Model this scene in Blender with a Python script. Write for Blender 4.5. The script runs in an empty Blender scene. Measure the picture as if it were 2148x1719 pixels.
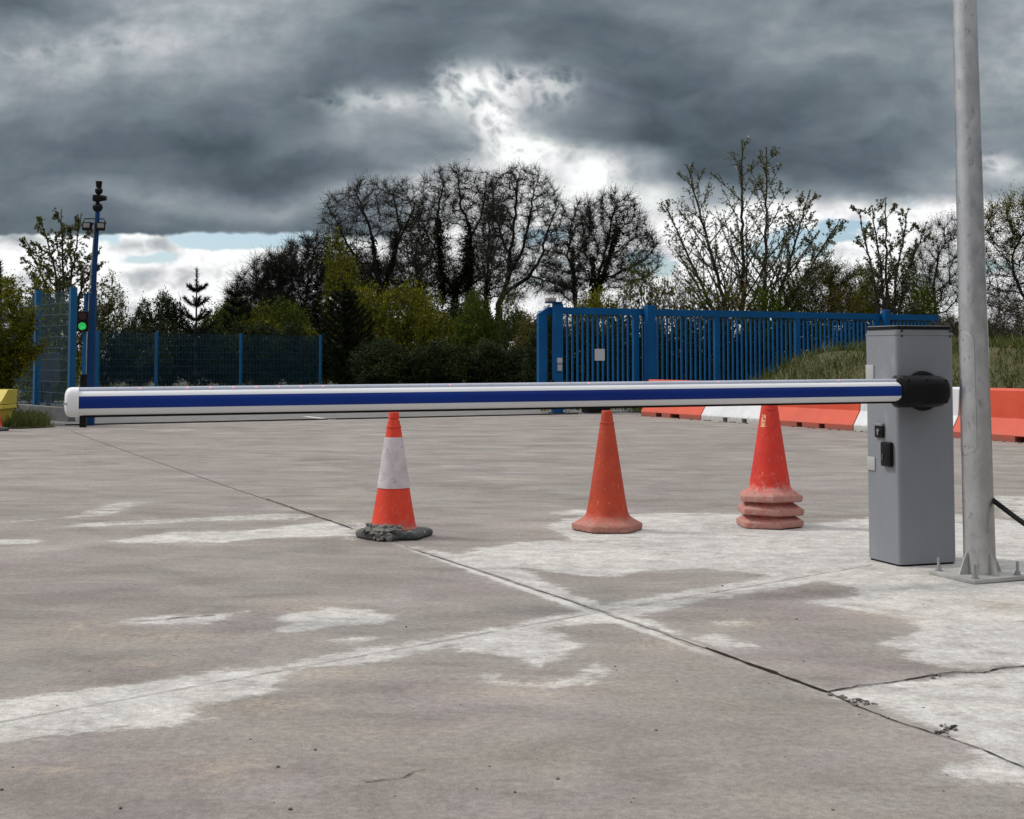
import bpy, bmesh, math, random
import numpy as np
from mathutils import Vector, Matrix
R = math.radians
scene = bpy.context.scene
col = scene.collection
# ------------------------------------------------------------------ camera
F, HZ, PITCH, CH = 2800.0, 755.0, R(3.0), 1.07
PY0 = HZ - F * math.tan(PITCH)
cam_d = bpy.data.cameras.new("camera"); cam = bpy.data.objects.new("camera", cam_d); col.objects.link(cam)
cam.location = (0, 0, CH); cam.rotation_euler = (R(90) + PITCH, 0, 0)
cam_d.sensor_width = 36; cam_d.lens = 36 * F / 2148.0
cam_d.shift_y = -(859.5 - PY0) / 2148.0
cam_d.clip_end = 3000; cam_d.clip_start = 0.05
scene.camera = cam
# ------------------------------------------------------------------ node helpers
class E:
    """math-node expression"""
    nt = None
    def __init__(s, sock): s.s = sock
    @staticmethod
    def m(op, *a, clamp=False):
        n = E.nt.nodes.new('ShaderNodeMath'); n.operation = op; n.use_clamp = clamp
        for i, x in enumerate(a):
            if isinstance(x, E): E.nt.links.new(x.s, n.inputs[i])
            else: n.inputs[i].default_value = x
        return E(n.outputs[0])
    def __add__(s, o): return E.m('ADD', s, o)
    __radd__ = __add__
    def __sub__(s, o): return E.m('SUBTRACT', s, o)
    def __rsub__(s, o): return E.m('SUBTRACT', o, s)
    def __mul__(s, o): return E.m('MULTIPLY', s, o)
    __rmul__ = __mul__
    def __truediv__(s, o): return E.m('DIVIDE', s, o)
def smooth(x, lo, hi, a=0.0, b=1.0):
    n = E.nt.nodes.new('ShaderNodeMapRange'); n.interpolation_type = 'SMOOTHSTEP'
    E.nt.links.new(x.s, n.inputs[0])
    for i, v in enumerate((lo, hi, a, b)): n.inputs[i + 1].default_value = v
    return E(n.outputs[0])
def gauss(u, v, cu, cv, su, sv):
    a = (u - cu) / su; b = (v - cv) / sv
    return E.m('EXPONENT', (a * a + b * b) * -1.0)
def combine(x, y, z=0.0):
    n = E.nt.nodes.new('ShaderNodeCombineXYZ')
    for i, v in enumerate((x, y, z)):
        if isinstance(v, E): E.nt.links.new(v.s, n.inputs[i])
        else: n.inputs[i].default_value = v
    return n.outputs[0]
def noise(vec, scale, detail=4, rough=0.55, dist=0.0, lac=2.0, typ=None):
    n = E.nt.nodes.new('ShaderNodeTexNoise'); n.inputs['Scale'].default_value = scale
    n.inputs['Detail'].default_value = detail; n.inputs['Roughness'].default_value = rough
    n.inputs['Distortion'].default_value = dist; n.inputs['Lacunarity'].default_value = lac
    if vec is not None: E.nt.links.new(vec, n.inputs['Vector'])
    return E(n.outputs['Fac'])
def ramp(x, stops, interp='LINEAR'):
    n = E.nt.nodes.new('ShaderNodeValToRGB'); n.color_ramp.interpolation = interp
    el = n.color_ramp.elements
    while len(el) < len(stops): el.new(0.5)
    for e, (p, c) in zip(el, stops): e.position = p; e.color = tuple(c) + (1,)
    E.nt.links.new(x.s, n.inputs[0]); return n.outputs[0]
def mixc(f, a, b, mode='MIX'):
    n = E.nt.nodes.new('ShaderNodeMix'); n.data_type = 'RGBA'; n.blend_type = mode
    for i, x in ((0, f), (6, a), (7, b)):
        if isinstance(x, E): E.nt.links.new(x.s, n.inputs[i])
        elif isinstance(x, bpy.types.NodeSocket): E.nt.links.new(x, n.inputs[i])
        elif i == 0: n.inputs[i].default_value = x
        else: n.inputs[i].default_value = tuple(x) + (1,)
    return n.outputs[2]
def sepxyz(vec):
    n = E.nt.nodes.new('ShaderNodeSeparateXYZ'); E.nt.links.new(vec, n.inputs[0])
    return E(n.outputs[0]), E(n.outputs[1]), E(n.outputs[2])
# ------------------------------------------------------------------ sky and light
SUN_EL, SUN_AZ = 50.0, -72.0       # azimuth from +Y (view direction), negative = left
_perm = np.random.RandomState(11).permutation(512)
def perlin(x, y, seed=0):
    xi = np.floor(x).astype(int); yi = np.floor(y).astype(int); xf = x - xi; yf = y - yi
    def g(ix, iy, fx, fy):
        h = _perm[(_perm[(ix + seed * 37) & 511] + iy + seed * 91) & 511] * (2 * math.pi / 512); return np.cos(h) * fx + np.sin(h) * fy
    u_ = xf ** 3 * (xf * (xf * 6 - 15) + 10); v_ = yf ** 3 * (yf * (yf * 6 - 15) + 10)
    a = g(xi, yi, xf, yf); b = g(xi + 1, yi, xf - 1, yf); c = g(xi, yi + 1, xf, yf - 1); d = g(xi + 1, yi + 1, xf - 1, yf - 1)
    return (a + (b - a) * u_) * (1 - v_) + (c + (d - c) * u_) * v_
def fbm(x, y, o=6, seed=0, gain=.5, ridge=False):
    t = np.zeros_like(x); a = 1.0
    for k in range(o):
        n = perlin(x, y, seed + k)
        t += a * ((1 - 2 * np.abs(n) * 1.4) if ridge else n); a *= gain; x = x * 2.03 + 1.7; y = y * 2.03 + 9.2
    return t
def sstep(x, a, b): t = np.clip((x - a) / (b - a), 0, 1); return t * t * (3 - 2 * t)
SW, SH, U0, U1, V0, V1 = 1700, 640, -.62, .62, -.03, .44
def sky_image():
    U, V = np.meshgrid(np.linspace(U0, U1, SW), np.linspace(V0, V1, SH))
    X = 1074 + U * F; Y = HZ - V * F               # direction plane in reference units
    wx = fbm(X / 330, Y / 210, 5, 3); wy = fbm(X / 330 + 7, Y / 210 + 3, 5, 23)
    Xw = X + wx * 95; Yw = Y + wy * 55
    cx = [-700, 0, 150, 300, 450, 600, 750, 900, 1050, 1200, 1350, 1500, 1650, 1800, 1950, 2148, 2850]
    cy = [-470, -200, 0, 60, 120, 180, 240, 300, 360, 420, 470, 520, 800]
    T = np.array([
     [150,150,150,150,150,150,140,140,140,140,140,140,140,140,140,150,150],
     [130,130,135,140,140,140,130,120,120,120,125,125,130,130,130,140,140],
     [105,92,112,150,156,142,128,100,106,112,118,124,128,122,122,142,130],
     [125,122,150,158,150,142,122,100,106,98,104,114,132,130,126,152,135],
     [135,142,150,150,136,124,104,98,118,100,94,104,126,132,128,152,135],
     [130,144,143,134,118,104,104,104,168,126,90,94,108,118,118,146,130],
     [120,128,124,114,100,110,146,152,172,124,86,86,94,112,118,130,120],
     [105,108,98,90,84,110,138,124,200,116,84,82,88,100,110,126,110],
     [102,104,106,100,92,90,100,160,224,206,150,88,88,100,124,158,120],
     [102,104,120,130,132,136,146,188,212,222,208,152,134,124,130,146,120],
     [104,102,106,110,110,110,116,165,214,220,224,206,184,190,158,178,150],
     [95,96,92,92,94,92,96,200,225,228,228,222,214,220,210,215,200],
     [200,200,200,200,200,200,200,225,230,230,230,230,230,230,230,230,200]], float)
    def interp1(M, xs, q, axis):
        xs = np.array(xs, float); i = np.clip(np.searchsorted(xs, q) - 1, 0, len(xs) - 2); t = np.clip((q - xs[i]) / (xs[i + 1] - xs[i]), 0, 1); t = t * t * (3 - 2 * t) * .6 + t * .4; return i, t
    ix, tx = interp1(T, cx, Xw, 1); iy, ty = interp1(T, cy, Yw, 0)
    B = (T[iy, ix] * (1 - tx) + T[iy, ix + 1] * tx) * (1 - ty) + (T[iy + 1, ix] * (1 - tx) + T[iy + 1, ix + 1] * tx) * ty
    soft = fbm(Xw / 190, Yw / 80, 7, 40, .52)
    brk = fbm(X / 95, Y / 56, 8, 60, .62)
    B = (B - 108) * 1.16 + 119 + soft * 16 + brk * (5 + 19 * sstep(B, 108, 165))
    # torn bright edges around the rift in the middle
    def gs(x, y, sx, sy): return np.exp(-((X - x) / sx) ** 2 - ((Y - y) / sy) ** 2)
    rift = np.clip(gs(950, 180, 50, 45) + gs(1035, 245, 50, 50) * .9 + gs(1160, 180, 60, 40) * .8 + gs(1050, 155, 80, 30) * .7 + gs(780, 205, 120, 24) * .55 + gs(1110, 310, 90, 26) * .9 + gs(1060, 200, 50, 50) * .3 + gs(1265, 355, 60, 30) * .6 + gs(2095, 340, 50, 20) * .8 + gs(250, 80, 180, 40) * .2 + gs(40, 105, 90, 20) * .25, 0, 1)
    rdg = fbm(X / 62 + wx * .9, Y / 46 + wy * .9, 6, 80, .55, True)
    B = B + rift * (np.clip(rdg, -.4, 1.4) * 75 - 22)
    # cumulus layer beyond the flat cloud base
    yb = 489 + 5 * fbm(X / 60, X * 0 + .5, 3, 5) + fbm(X / 25, Y / 14, 4, 8) * 3 - 60 * sstep(X, 1300, 1600) - 30 * sstep(X, 700, 1000)
    wid = 7 + 40 * sstep(X, 650, 850)
    low = sstep(Y + 0 * X, yb, yb + wid)
    bx = X / 120 + fbm(X / 70, Y / 50, 4, 31) * .45; by = Y / 62 + fbm(X / 70, Y / 50, 4, 37) * .45
    bil = fbm(bx, by, 6, 55, .5, True)
    C = 224 + np.clip(bil, -1.4, 1.6) * 32 + fbm(X / 150, Y / 60, 4, 71) * 50 + brk * 16
    for (x, y, sx, sy, a) in ((298, 575, 42, 16, 55), (380, 590, 24, 26, 45), (25, 500, 50, 18, 60), (240, 515, 60, 16, 45), (560, 540, 60, 10, 25), (1230, 560, 90, 20, 20), (330, 510, 30, 16, 40), (1500, 560, 50, 18, 30)):
        C = C - gs(x + wx * 18, y, sx, sy) * a * (1 + bil * .3)
    B = B * (1 - low) + C * low
    bl = np.zeros_like(B)
    for (x, y, sx, sy, a) in ((490, 502, 120, 17, 2.2), (600, 500, 60, 14, 1.8), (440, 512, 50, 12, 1.), (300, 546, 48, 9, 1.0), (345, 535, 30, 8, .8), (220, 500, 30, 10, .6), (1690, 500, 75, 22, 1.3), (1650, 530, 60, 14, 1.), (1775, 470, 50, 13, 1.1), (1760, 500, 50, 12, .6), (1375, 560, 50, 22, 1.1), (1350, 540, 40, 16, .7), (2060, 560, 60, 22, 1.), (1130, 500, 60, 16, 1.), (1150, 545, 40, 16, .7), (-200, 540, 160, 30, 1.), (2500, 520, 200, 30, 1.)):
        bl += a * np.exp(-((X - x) / sx) ** 2 - ((Y - y) / sy) ** 2)
    blue = sstep(bl + bil * .16 - brk * .55, .38, .80) * sstep(Y, yb - 4, yb + 6)
    B = np.clip(B, 60, 255) / 255
    tint = np.interp(B, [.25, .36, .6, .8, 1.0], [1.12, 1.08, .5, .12, .02])
    mott = fbm(X / 150, Y / 90, 3, 90) * .5
    rgb = np.stack([B * (1 - .108 * tint + .030 * mott), B * (1 + .008 * tint - .018 * mott), B * (1 + .100 * tint + .016 * mott)], -1)
    lin = np.where(rgb <= .04045, rgb / 12.92, ((rgb + .055) / 1.055) ** 2.4)
    im = bpy.data.images.new('cloud_deck', SW, SH, alpha=True, float_buffer=True); im.colorspace_settings.name = 'Non-Color'
    im.alpha_mode = 'CHANNEL_PACKED'
    im.pixels.foreach_set(np.concatenate([np.clip(lin, 0, 1.05), blue[..., None]], -1).astype(np.float32).ravel()); im.update(); im.pack()
    return im
w = bpy.data.worlds.new("World"); scene.world = w; w.use_nodes = True
nt = w.node_tree; nt.nodes.clear(); E.nt = nt
tc = nt.nodes.new('ShaderNodeTexCoord')
dx, dy, dz = sepxyz(tc.outputs['Generated'])
yc = E.m('MAXIMUM', dy, 0.25)
U = dx / yc; V = dz / yc                       # direction on the cloud plane ahead
ti = nt.nodes.new('ShaderNodeTexImage'); ti.image = sky_image(); ti.extension = 'EXTEND'; ti.interpolation = 'Cubic'
nt.links.new(combine((U - U0) * (1 / (U1 - U0)), (V - V0) * (1 / (V1 - V0))), ti.inputs[0])
sky = nt.nodes.new('ShaderNodeTexSky'); sky.sky_type = 'NISHITA'; sky.sun_disc = False
sky.sun_elevation = R(SUN_EL); sky.sun_rotation = R(SUN_AZ)
front = smooth(dy, 0.55, 0.85) * smooth(V, 0.28, 0.42, 1.0, 0.0)
over = smooth(dz, 0.10, 0.75)
gnz = noise(tc.outputs['Generated'], 2.4, 4, 0.6)
low_ = mixc(smooth(dx * -.8 + dy * .35, -.6, .8), (.15, .16, .18), (.60, .62, .66))
gen = mixc(over, low_, (1.00, 1.02, 1.06))
gen = mixc(1.0, gen, ramp(gnz, [(.3, (.7, .7, .72)), (.7, (1.25, 1.24, 1.22))]), 'MULTIPLY')
cl = mixc(front, gen, ti.outputs[0])
sc10 = mixc(1.0, cl, (10.0, 10.0, 10.0), 'MULTIPLY')
skyb = mixc(1.0, sky.outputs[0], (1.15, 1.22, 1.32), 'MULTIPLY')
fin = mixc(E(ti.outputs[1]) * front, sc10, skyb)
bg = nt.nodes.new('ShaderNodeBackground'); bg.inputs['Strength'].default_value = 0.1
nt.links.new(fin, bg.inputs['Color'])
wo = nt.nodes.new('ShaderNodeOutputWorld'); nt.links.new(bg.outputs[0], wo.inputs[0])
w.cycles.sampling_method = 'MANUAL'; w.cycles.sample_map_resolution = 512
sd = bpy.data.lights.new("sun", 'SUN'); sd.energy = 2.15; sd.angle = R(10); sd.color = (1, .96, .9)
so = bpy.data.objects.new("sun", sd); col.objects.link(so)
az, el = R(SUN_AZ), R(SUN_EL)
sdir = Vector((math.sin(az) * math.cos(el), math.cos(az) * math.cos(el), math.sin(el)))
so.rotation_euler = sdir.to_track_quat('Z', 'Y').to_euler(); so.location = sdir * 50
vs = scene.view_settings; vs.view_transform = 'Standard'; vs.look = 'None'; vs.exposure = 0; vs.gamma = 1
scene.cycles.max_bounces = 6; scene.cycles.diffuse_bounces = 3
# ------------------------------------------------------------------ photo-plan helpers (layout measured once, then real places)
def ray(px, py):
    a = (px - 1074) / F; b = (PY0 - py) / F
    return Vector((a, math.cos(PITCH) - b * math.sin(PITCH), math.sin(PITCH) + b * math.cos(PITCH)))
def G(px, py, z=0.0):
    r = ray(px, py); t = (z - CH) / r.z
    return Vector((r.x * t, r.y * t, z))
def P(px, py, Y):
    r = ray(px, py); t = Y / r.y
    return Vector((r.x * t, Y, CH + r.z * t))
# ------------------------------------------------------------------ materials
MATS = {}
def mat(name, c1, c2=None, scale=6.0, rough=0.6, metal=0.0, bump=0.0, bscale=None, contrast=(.35, .65), stretch=(1, 1, 1), dirt=None, spec=0.5, rvar=0.0, coat=0.0):
    if name in MATS: return MATS[name]
    m = bpy.data.materials.new(name); m.use_nodes = True; E.nt = m.node_tree
    b = m.node_tree.nodes['Principled BSDF']
    b.inputs['Roughness'].default_value = rough; b.inputs['Metallic'].default_value = metal
    b.inputs['Specular IOR Level'].default_value = spec; b.inputs['Coat Weight'].default_value = coat
    t = E.nt.nodes.new('ShaderNodeTexCoord'); mp = E.nt.nodes.new('ShaderNodeMapping')
    mp.inputs['Scale'].default_value = stretch; E.nt.links.new(t.outputs['Object'], mp.inputs[0])
    vec = mp.outputs[0]
    n = noise(vec, scale, 6, 0.6)
    c = ramp(n, [(contrast[0], c1), (contrast[1], c2 or tuple(x * .85 for x in c1))])
    if dirt:   # (colour, scale, lo, hi)
        d = smooth(noise(vec, dirt[1], 8, .68, .3), dirt[2], dirt[3])
        c = mixc(d, c, dirt[0])
    E.nt.links.new(c, b.inputs['Base Color'])
    if rvar: E.nt.links.new(smooth(noise(vec, scale * 1.7, 4), .3, .7, rough - rvar, rough + rvar).s, b.inputs['Roughness'])
    if bump:
        bn = E.nt.nodes.new('ShaderNodeBump'); bn.inputs['Strength'].default_value = 1; bn.inputs['Distance'].default_value = bump
        E.nt.links.new(noise(vec, bscale or scale * 4, 5, .6).s, bn.inputs['Height']); E.nt.links.new(bn.outputs[0], b.inputs['Normal'])
    MATS[name] = m; return m
def emis(name, c, s, base=(.02, .02, .02)):
    m = mat(name, base, rough=.3); b = m.node_tree.nodes['Principled BSDF']
    b.inputs['Emission Color'].default_value = tuple(c) + (1,); b.inputs['Emission Strength'].default_value = s
    return m
def leafmat(name, c1, c2, c3, rough=.55, trans=.25, nscale=1.1):
    m = bpy.data.materials.new(name); m.use_nodes = True; E.nt = m.node_tree; nt = E.nt
    b = nt.nodes['Principled BSDF']; b.inputs['Roughness'].default_value = rough; b.inputs['Specular IOR Level'].default_value = .08
    g = nt.nodes.new('ShaderNodeNewGeometry')
    t = nt.nodes.new('ShaderNodeTexCoord')
    n = noise(t.outputs['Object'], nscale, 3) * .7 + E(g.outputs['Random Per Island']) * .3
    c = ramp(n, [(.30, c1), (.48, c2), (.66, c3)])
    nt.links.new(c, b.inputs['Base Color'])
    tr = nt.nodes.new('ShaderNodeBsdfTranslucent'); nt.links.new(c, tr.inputs[0])
    mx = nt.nodes.new('ShaderNodeMixShader'); mx.inputs[0].default_value = trans
    nt.links.new(b.outputs[0], mx.inputs[1]); nt.links.new(tr.outputs[0], mx.inputs[2])
    nt.links.new(mx.outputs[0], nt.nodes['Material Output'].inputs[0]); return m
# ------------------------------------------------------------------ object helpers
def tag(o, label=None, cat=None, group=None, kind=None):
    if label: o['label'] = label
    if cat: o['category'] = cat
    if group: o['group'] = group
    if kind: o['kind'] = kind
    return o
def empty(name, loc=(0, 0, 0), rz=0.0):
    o = bpy.data.objects.new(name, None); col.objects.link(o); o.location = loc; o.rotation_euler = (0, 0, rz)
    o.empty_display_size = .1; return o
def link(name, me, m=None, parent=None, sm=False):
    o = bpy.data.objects.new(name, me); col.objects.link(o)
    if m is not None: me.materials.append(m)
    if parent is not None: o.parent = parent
    if sm: me.polygons.foreach_set('use_smooth', [True] * len(me.polygons))
    return o
def npmesh(name, V_, F_):
    """V_ (n,3), F_ (m,k) same-size faces"""
    me = bpy.data.meshes.new(name); n, k = F_.shape
    me.vertices.add(len(V_)); me.vertices.foreach_set('co', np.asarray(V_, dtype=np.float32).ravel())
    me.loops.add(n * k); me.loops.foreach_set('vertex_index', F_.astype(np.int32).ravel())
    me.polygons.add(n); me.polygons.foreach_set('loop_start', np.arange(0, n * k, k, dtype=np.int32))
    me.update(calc_edges=True); return me
class MB:
    """collects shapes into ONE mesh"""
    def __init__(s): s.bm = bmesh.new()
    def _add(s, b2, M):
        b2.transform(M); me = bpy.data.meshes.new('t'); b2.to_mesh(me); b2.free(); s.bm.from_mesh(me); bpy.data.meshes.remove(me)
    def box(s, c, size, rz=0.0, bev=0.0, M=None, seg=2):
        b = bmesh.new(); bmesh.ops.create_cube(b, size=1); bmesh.ops.scale(b, vec=size, verts=b.verts)
        if bev: bmesh.ops.bevel(b, geom=b.edges[:], offset=bev, segments=seg, affect='EDGES', profile=.5)
        s._add(b, (M or Matrix()) @ Matrix.Translation(c) @ Matrix.Rotation(rz, 4, 'Z')); return s
    def cyl(s, p0, p1, r0, r1=None, n=16, bev=0.0):
        r1 = r0 if r1 is None else r1; p0 = Vector(p0); p1 = Vector(p1); d = p1 - p0
        b = bmesh.new(); bmesh.ops.create_cone(b, cap_ends=True, segments=n, radius1=r0, radius2=r1, depth=d.length)
        if bev:
            ed = [e for e in b.edges if len({round(x.co.z, 5) for x in e.verts}) == 1]
            bmesh.ops.bevel(b, geom=ed, offset=bev, segments=2, affect='EDGES', profile=.5)
        s._add(b, Matrix.Translation((p0 + p1) / 2) @ d.to_track_quat('Z', 'Y').to_matrix().to_4x4()); return s
    def sph(s, c, r, sc=(1, 1, 1), n=16):
        b = bmesh.new(); bmesh.ops.create_uvsphere(b, u_segments=n, v_segments=n // 2, radius=r); bmesh.ops.scale(b, vec=sc, verts=b.verts)
        s._add(b, Matrix.Translation(c)); return s
    def prism(s, pts, d, M=None):
        """pts: 3D loop; extruded by vector d"""
        b = bmesh.new(); a = [b.verts.new(p) for p in pts]; c = [b.verts.new(Vector(p) + Vector(d)) for p in pts]; n = len(pts)
        b.faces.new(a[::-1]); b.faces.new(c)
        for i in range(n): b.faces.new((a[i], a[(i + 1) % n], c[(i + 1) % n], c[i]))
        bmesh.ops.recalc_face_normals(b, faces=b.faces)
        s._add(b, M or Matrix()); return s
    def tube(s, pts, r, n=10):
        pts = [Vector(p) for p in pts]; b = bmesh.new(); rings = []
        for i, p in enumerate(pts):
            d = (pts[min(i + 1, len(pts) - 1)] - pts[max(i - 1, 0)]).normalized(); q = d.to_track_quat('Z', 'Y')
            rr = r[i] if isinstance(r, (list, tuple)) else r
            rings.append([b.verts.new(p + q @ Vector((rr * math.cos(2 * math.pi * k / n), rr * math.sin(2 * math.pi * k / n), 0))) for k in range(n)])
        for A, B in zip(rings, rings[1:]):
            for k in range(n): b.faces.new((A[k], A[(k + 1) % n], B[(k + 1) % n], B[k]))
        b.faces.new(rings[0][::-1]); b.faces.new(rings[-1]); bmesh.ops.recalc_face_normals(b, faces=b.faces); s._add(b, Matrix()); return s
    def build(s, name, m, parent=None, sm=False, auto=35):
        me = bpy.data.meshes.new(name); s.bm.to_mesh(me); s.bm.free()
        o = link(name, me, m, parent)
        if sm:
            me.polygons.foreach_set('use_smooth', [True] * len(me.polygons))
            me.set_sharp_from_angle(angle=R(auto))
        return o
def dup(root, loc=None, rz=None, sc=None):
    r = root.copy(); col.objects.link(r)
    if loc is not None: r.location = loc
    if rz is not None: r.rotation_euler = (0, 0, rz)
    if sc is not None: r.scale = sc if hasattr(sc, '__len__') else (sc, sc, sc)
    for ch in list(root.children):
        c = ch.copy(); col.objects.link(c); c.parent = r
        for g in list(ch.children):
            d = g.copy(); col.objects.link(d); d.parent = c
    return r
# ------------------------------------------------------------------ ground
def sdf(poly, X, Y):
    """signed distance to polygon, + inside"""
    d = np.full(X.shape, 1e9); ins = np.zeros(X.shape, bool); n = len(poly)
    for i in range(n):
        ax, ay = poly[i][:2]; bx, by = poly[(i + 1) % n][:2]; ex, ey = bx - ax, by - ay
        t = np.clip(((X - ax) * ex + (Y - ay) * ey) / (ex * ex + ey * ey + 1e-12), 0, 1)
        d = np.minimum(d, np.hypot(X - ax - t * ex, Y - ay - t * ey))
        c = ((ay > Y) != (by > Y)) & (X < (bx - ax) * (Y - ay) / (by - ay + 1e-12) + ax); ins ^= c
    return np.where(ins, d, -d)
PATCH = [
 (1., [(-90,1478),(0,1468),(128,1453),(307,1432),(445,1410),(563,1402),(717,1368),(921,1338),(1096,1308),(1130,1318),(921,1362),(768,1392),(630,1404),(589,1425),(584,1447),(522,1463),(400,1491),(461,1507),(307,1527),(128,1542),(0,1560),(-90,1575)]),
 (1., [(921,1362),(1000,1338),(1096,1318),(1165,1322),(1215,1350),(1185,1382),(1130,1397),(1075,1380),(1000,1368)]),
 (1., [(1080,1310),(1250,1272),(1400,1246),(1600,1212),(1830,1176),(1870,1190),(1700,1224),(1500,1256),(1380,1282),(1330,1300),(1290,1310),(1200,1310),(1100,1325)]),
 (.95, [(940,1178),(1000,1150),(1190,1134),(1140,1104),(1180,1088),(1400,1075),(1550,1078),(1700,1100),(1840,1083),(1990,1076),(2260,1110),(2260,1240),(1840,1200),(1637,1218),(1611,1207),(1483,1194),(1355,1197),(1294,1212),(1201,1207),(1130,1196),(1000,1185)]),
 (1., [(1800,1190),(2260,1180),(2260,1392),(2020,1402),(1960,1395),(1905,1385),(1900,1362),(1845,1350),(1940,1316),(1860,1292),(1740,1272),(1675,1263),(1780,1255),(1800,1232),(1700,1218)]),
 (1., [(1742,1457),(1900,1428),(2148,1402),(2300,1390),(2300,1650),(2148,1608),(2060,1570),(1960,1530),(1850,1490)]),
 (1., [(1945,1608),(1990,1596),(2060,1598),(2040,1560),(2148,1605),(2250,1650),(2148,1648),(2050,1640),(1960,1628)]),
 (1., [(870,1148),(1000,1170),(1100,1196),(1190,1240),(1290,1282),(1390,1310),(1440,1336),(1380,1330),(1240,1292),(1100,1240),(980,1200),(930,1172)]),
 (.7, [(200,1138),(358,1115),(512,1113),(614,1100),(707,1092),(760,1112),(737,1146),(712,1126),(563,1132),(461,1141),(256,1141)]),
 (.5, [(82,1111),(154,1097),(307,1089),(461,1082),(604,1075),(680,1080),(640,1094),(461,1094),(205,1107)]),
 (.4, [(0,1092),(110,1085),(250,1050),(330,1052),(250,1082),(0,1100)]),
 (1., [(-60,1132),(60,1132),(100,1135),(98,1139),(-60,1145)]),
 (.95, [(225,1309),(287,1295),(451,1286),(530,1279),(461,1305),(358,1311)]),
 (1., [(579,1297),(666,1274),(768,1280),(840,1295),(799,1308),(666,1320),(543,1332),(614,1308)]),
 (1., [(691,1344),(742,1334),(812,1335),(758,1348)]),
 (1., [(1150,1430),(1217,1415),(1250,1392),(1280,1405),(1243,1430),(1181,1436)]),
 (.9, [(978,1425),(1024,1414),(1100,1428),(1195,1438),(1150,1452),(1050,1442)]),
 (1., [(1437,1337),(1499,1328),(1595,1356),(1519,1363),(1483,1352)]),
 (.7, [(1125,1079),(1200,1068),(1345,1070),(1250,1084)]), (.9, [(1010,1149),(1080,1137),(1180,1133),(1090,1152)]),
 (.8, [(1460,1306),(1550,1298),(1600,1310),(1530,1316)]), (.6, [(270,1392),(330,1378),(440,1366),(390,1384),(300,1394)]),
 (.5, [(30,1430),(100,1413),(110,1418),(60,1432)]), (.8, [(500,1158),(525,1156),(530,1159),(505,1160)]), (.7, [(180,1186),(225,1181),(222,1186),(190,1188)]),
 (.35, [(760,1412),(900,1395),(1000,1400),(860,1420)]), (.35, [(740,1262),(880,1243),(920,1250),(800,1264)]), (.5, [(2070,1040),(2260,1040),(2260,1100),(2090,1085)]),
 (.75, [(1600,1408),(1700,1450),(1738,1452),(1640,1420)]), (.5, [(690,1075),(780,1098),(860,1118),(740,1112)]),
]
TAN = [(180,1312,90,9),(620,1279,50,7),(461,1612,110,26),(102,1612,90,16),(690,1412,110,14),(1080,1452,130,14),(1100,1435,90,8),(1560,1310,60,10),(300,1392,80,8),(1830,1290,60,14),(2100,1270,80,24),(330,1335,200,12),(1900,1300,60,10),(1390,1355,60,12),(560,1480,120,14)]
def yard_mesh():
    xs = np.concatenate([np.linspace(-60, -6.5, 12)[:-1], np.linspace(-6.5, 7.0, 271), np.linspace(7.0, 60, 12)[1:]])
    ys = np.concatenate([np.linspace(-40, 1.5, 8)[:-1], np.linspace(1.5, 14, 251), np.linspace(14, 64, 26)[1:]])
    X, Y = np.meshgrid(xs, ys); Z = np.zeros_like(X)
    val = np.full(X.shape, -.3)
    for wgt, pl in PATCH:
        poly = [G(a, b)[:2] for a, b in pl]
        s = np.clip(sdf(poly, X, Y), -.3, .08) - (1 - wgt) * .125
        val = np.maximum(val, s)
    tn = np.zeros(X.shape)
    for (a, b, sx, sy) in TAN:
        c = G(a, b); rx = sx / F * c.y; ry = c.y - G(a, b + sy).y
        tn = np.maximum(tn, np.exp(-((X - c.x) / rx) ** 2 - ((Y - c.y) / max(ry, .02)) ** 2))
    nx, ny = len(xs), len(ys)
    idx = np.arange(nx * ny).reshape(ny, nx)
    Fc = np.stack([idx[:-1, :-1], idx[:-1, 1:], idx[1:, 1:], idx[1:, :-1]], -1).reshape(-1, 4)
    me = npmesh('concrete_yard', np.stack([X, Y, Z], -1).reshape(-1, 3), Fc)
    a = me.attributes.new('patch', 'FLOAT', 'POINT'); a.data.foreach_set('value', val.ravel().astype(np.float32))
    a = me.attributes.new('tan', 'FLOAT', 'POINT'); a.data.foreach_set('value', tn.ravel().astype(np.float32))
    return me
def line_coef(p, q):
    d = (q - p); n = Vector((-d.y, d.x)).normalized() if len(d) == 2 else Vector((-d.y, d.x, 0)).normalized()
    return n.x, n.y, -(n.x * p.x + n.y * p.y)
JA = line_coef(G(740, 1110), G(1990, 1548)); JB = line_coef(G(0, 1517), G(1830, 1186))
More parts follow.
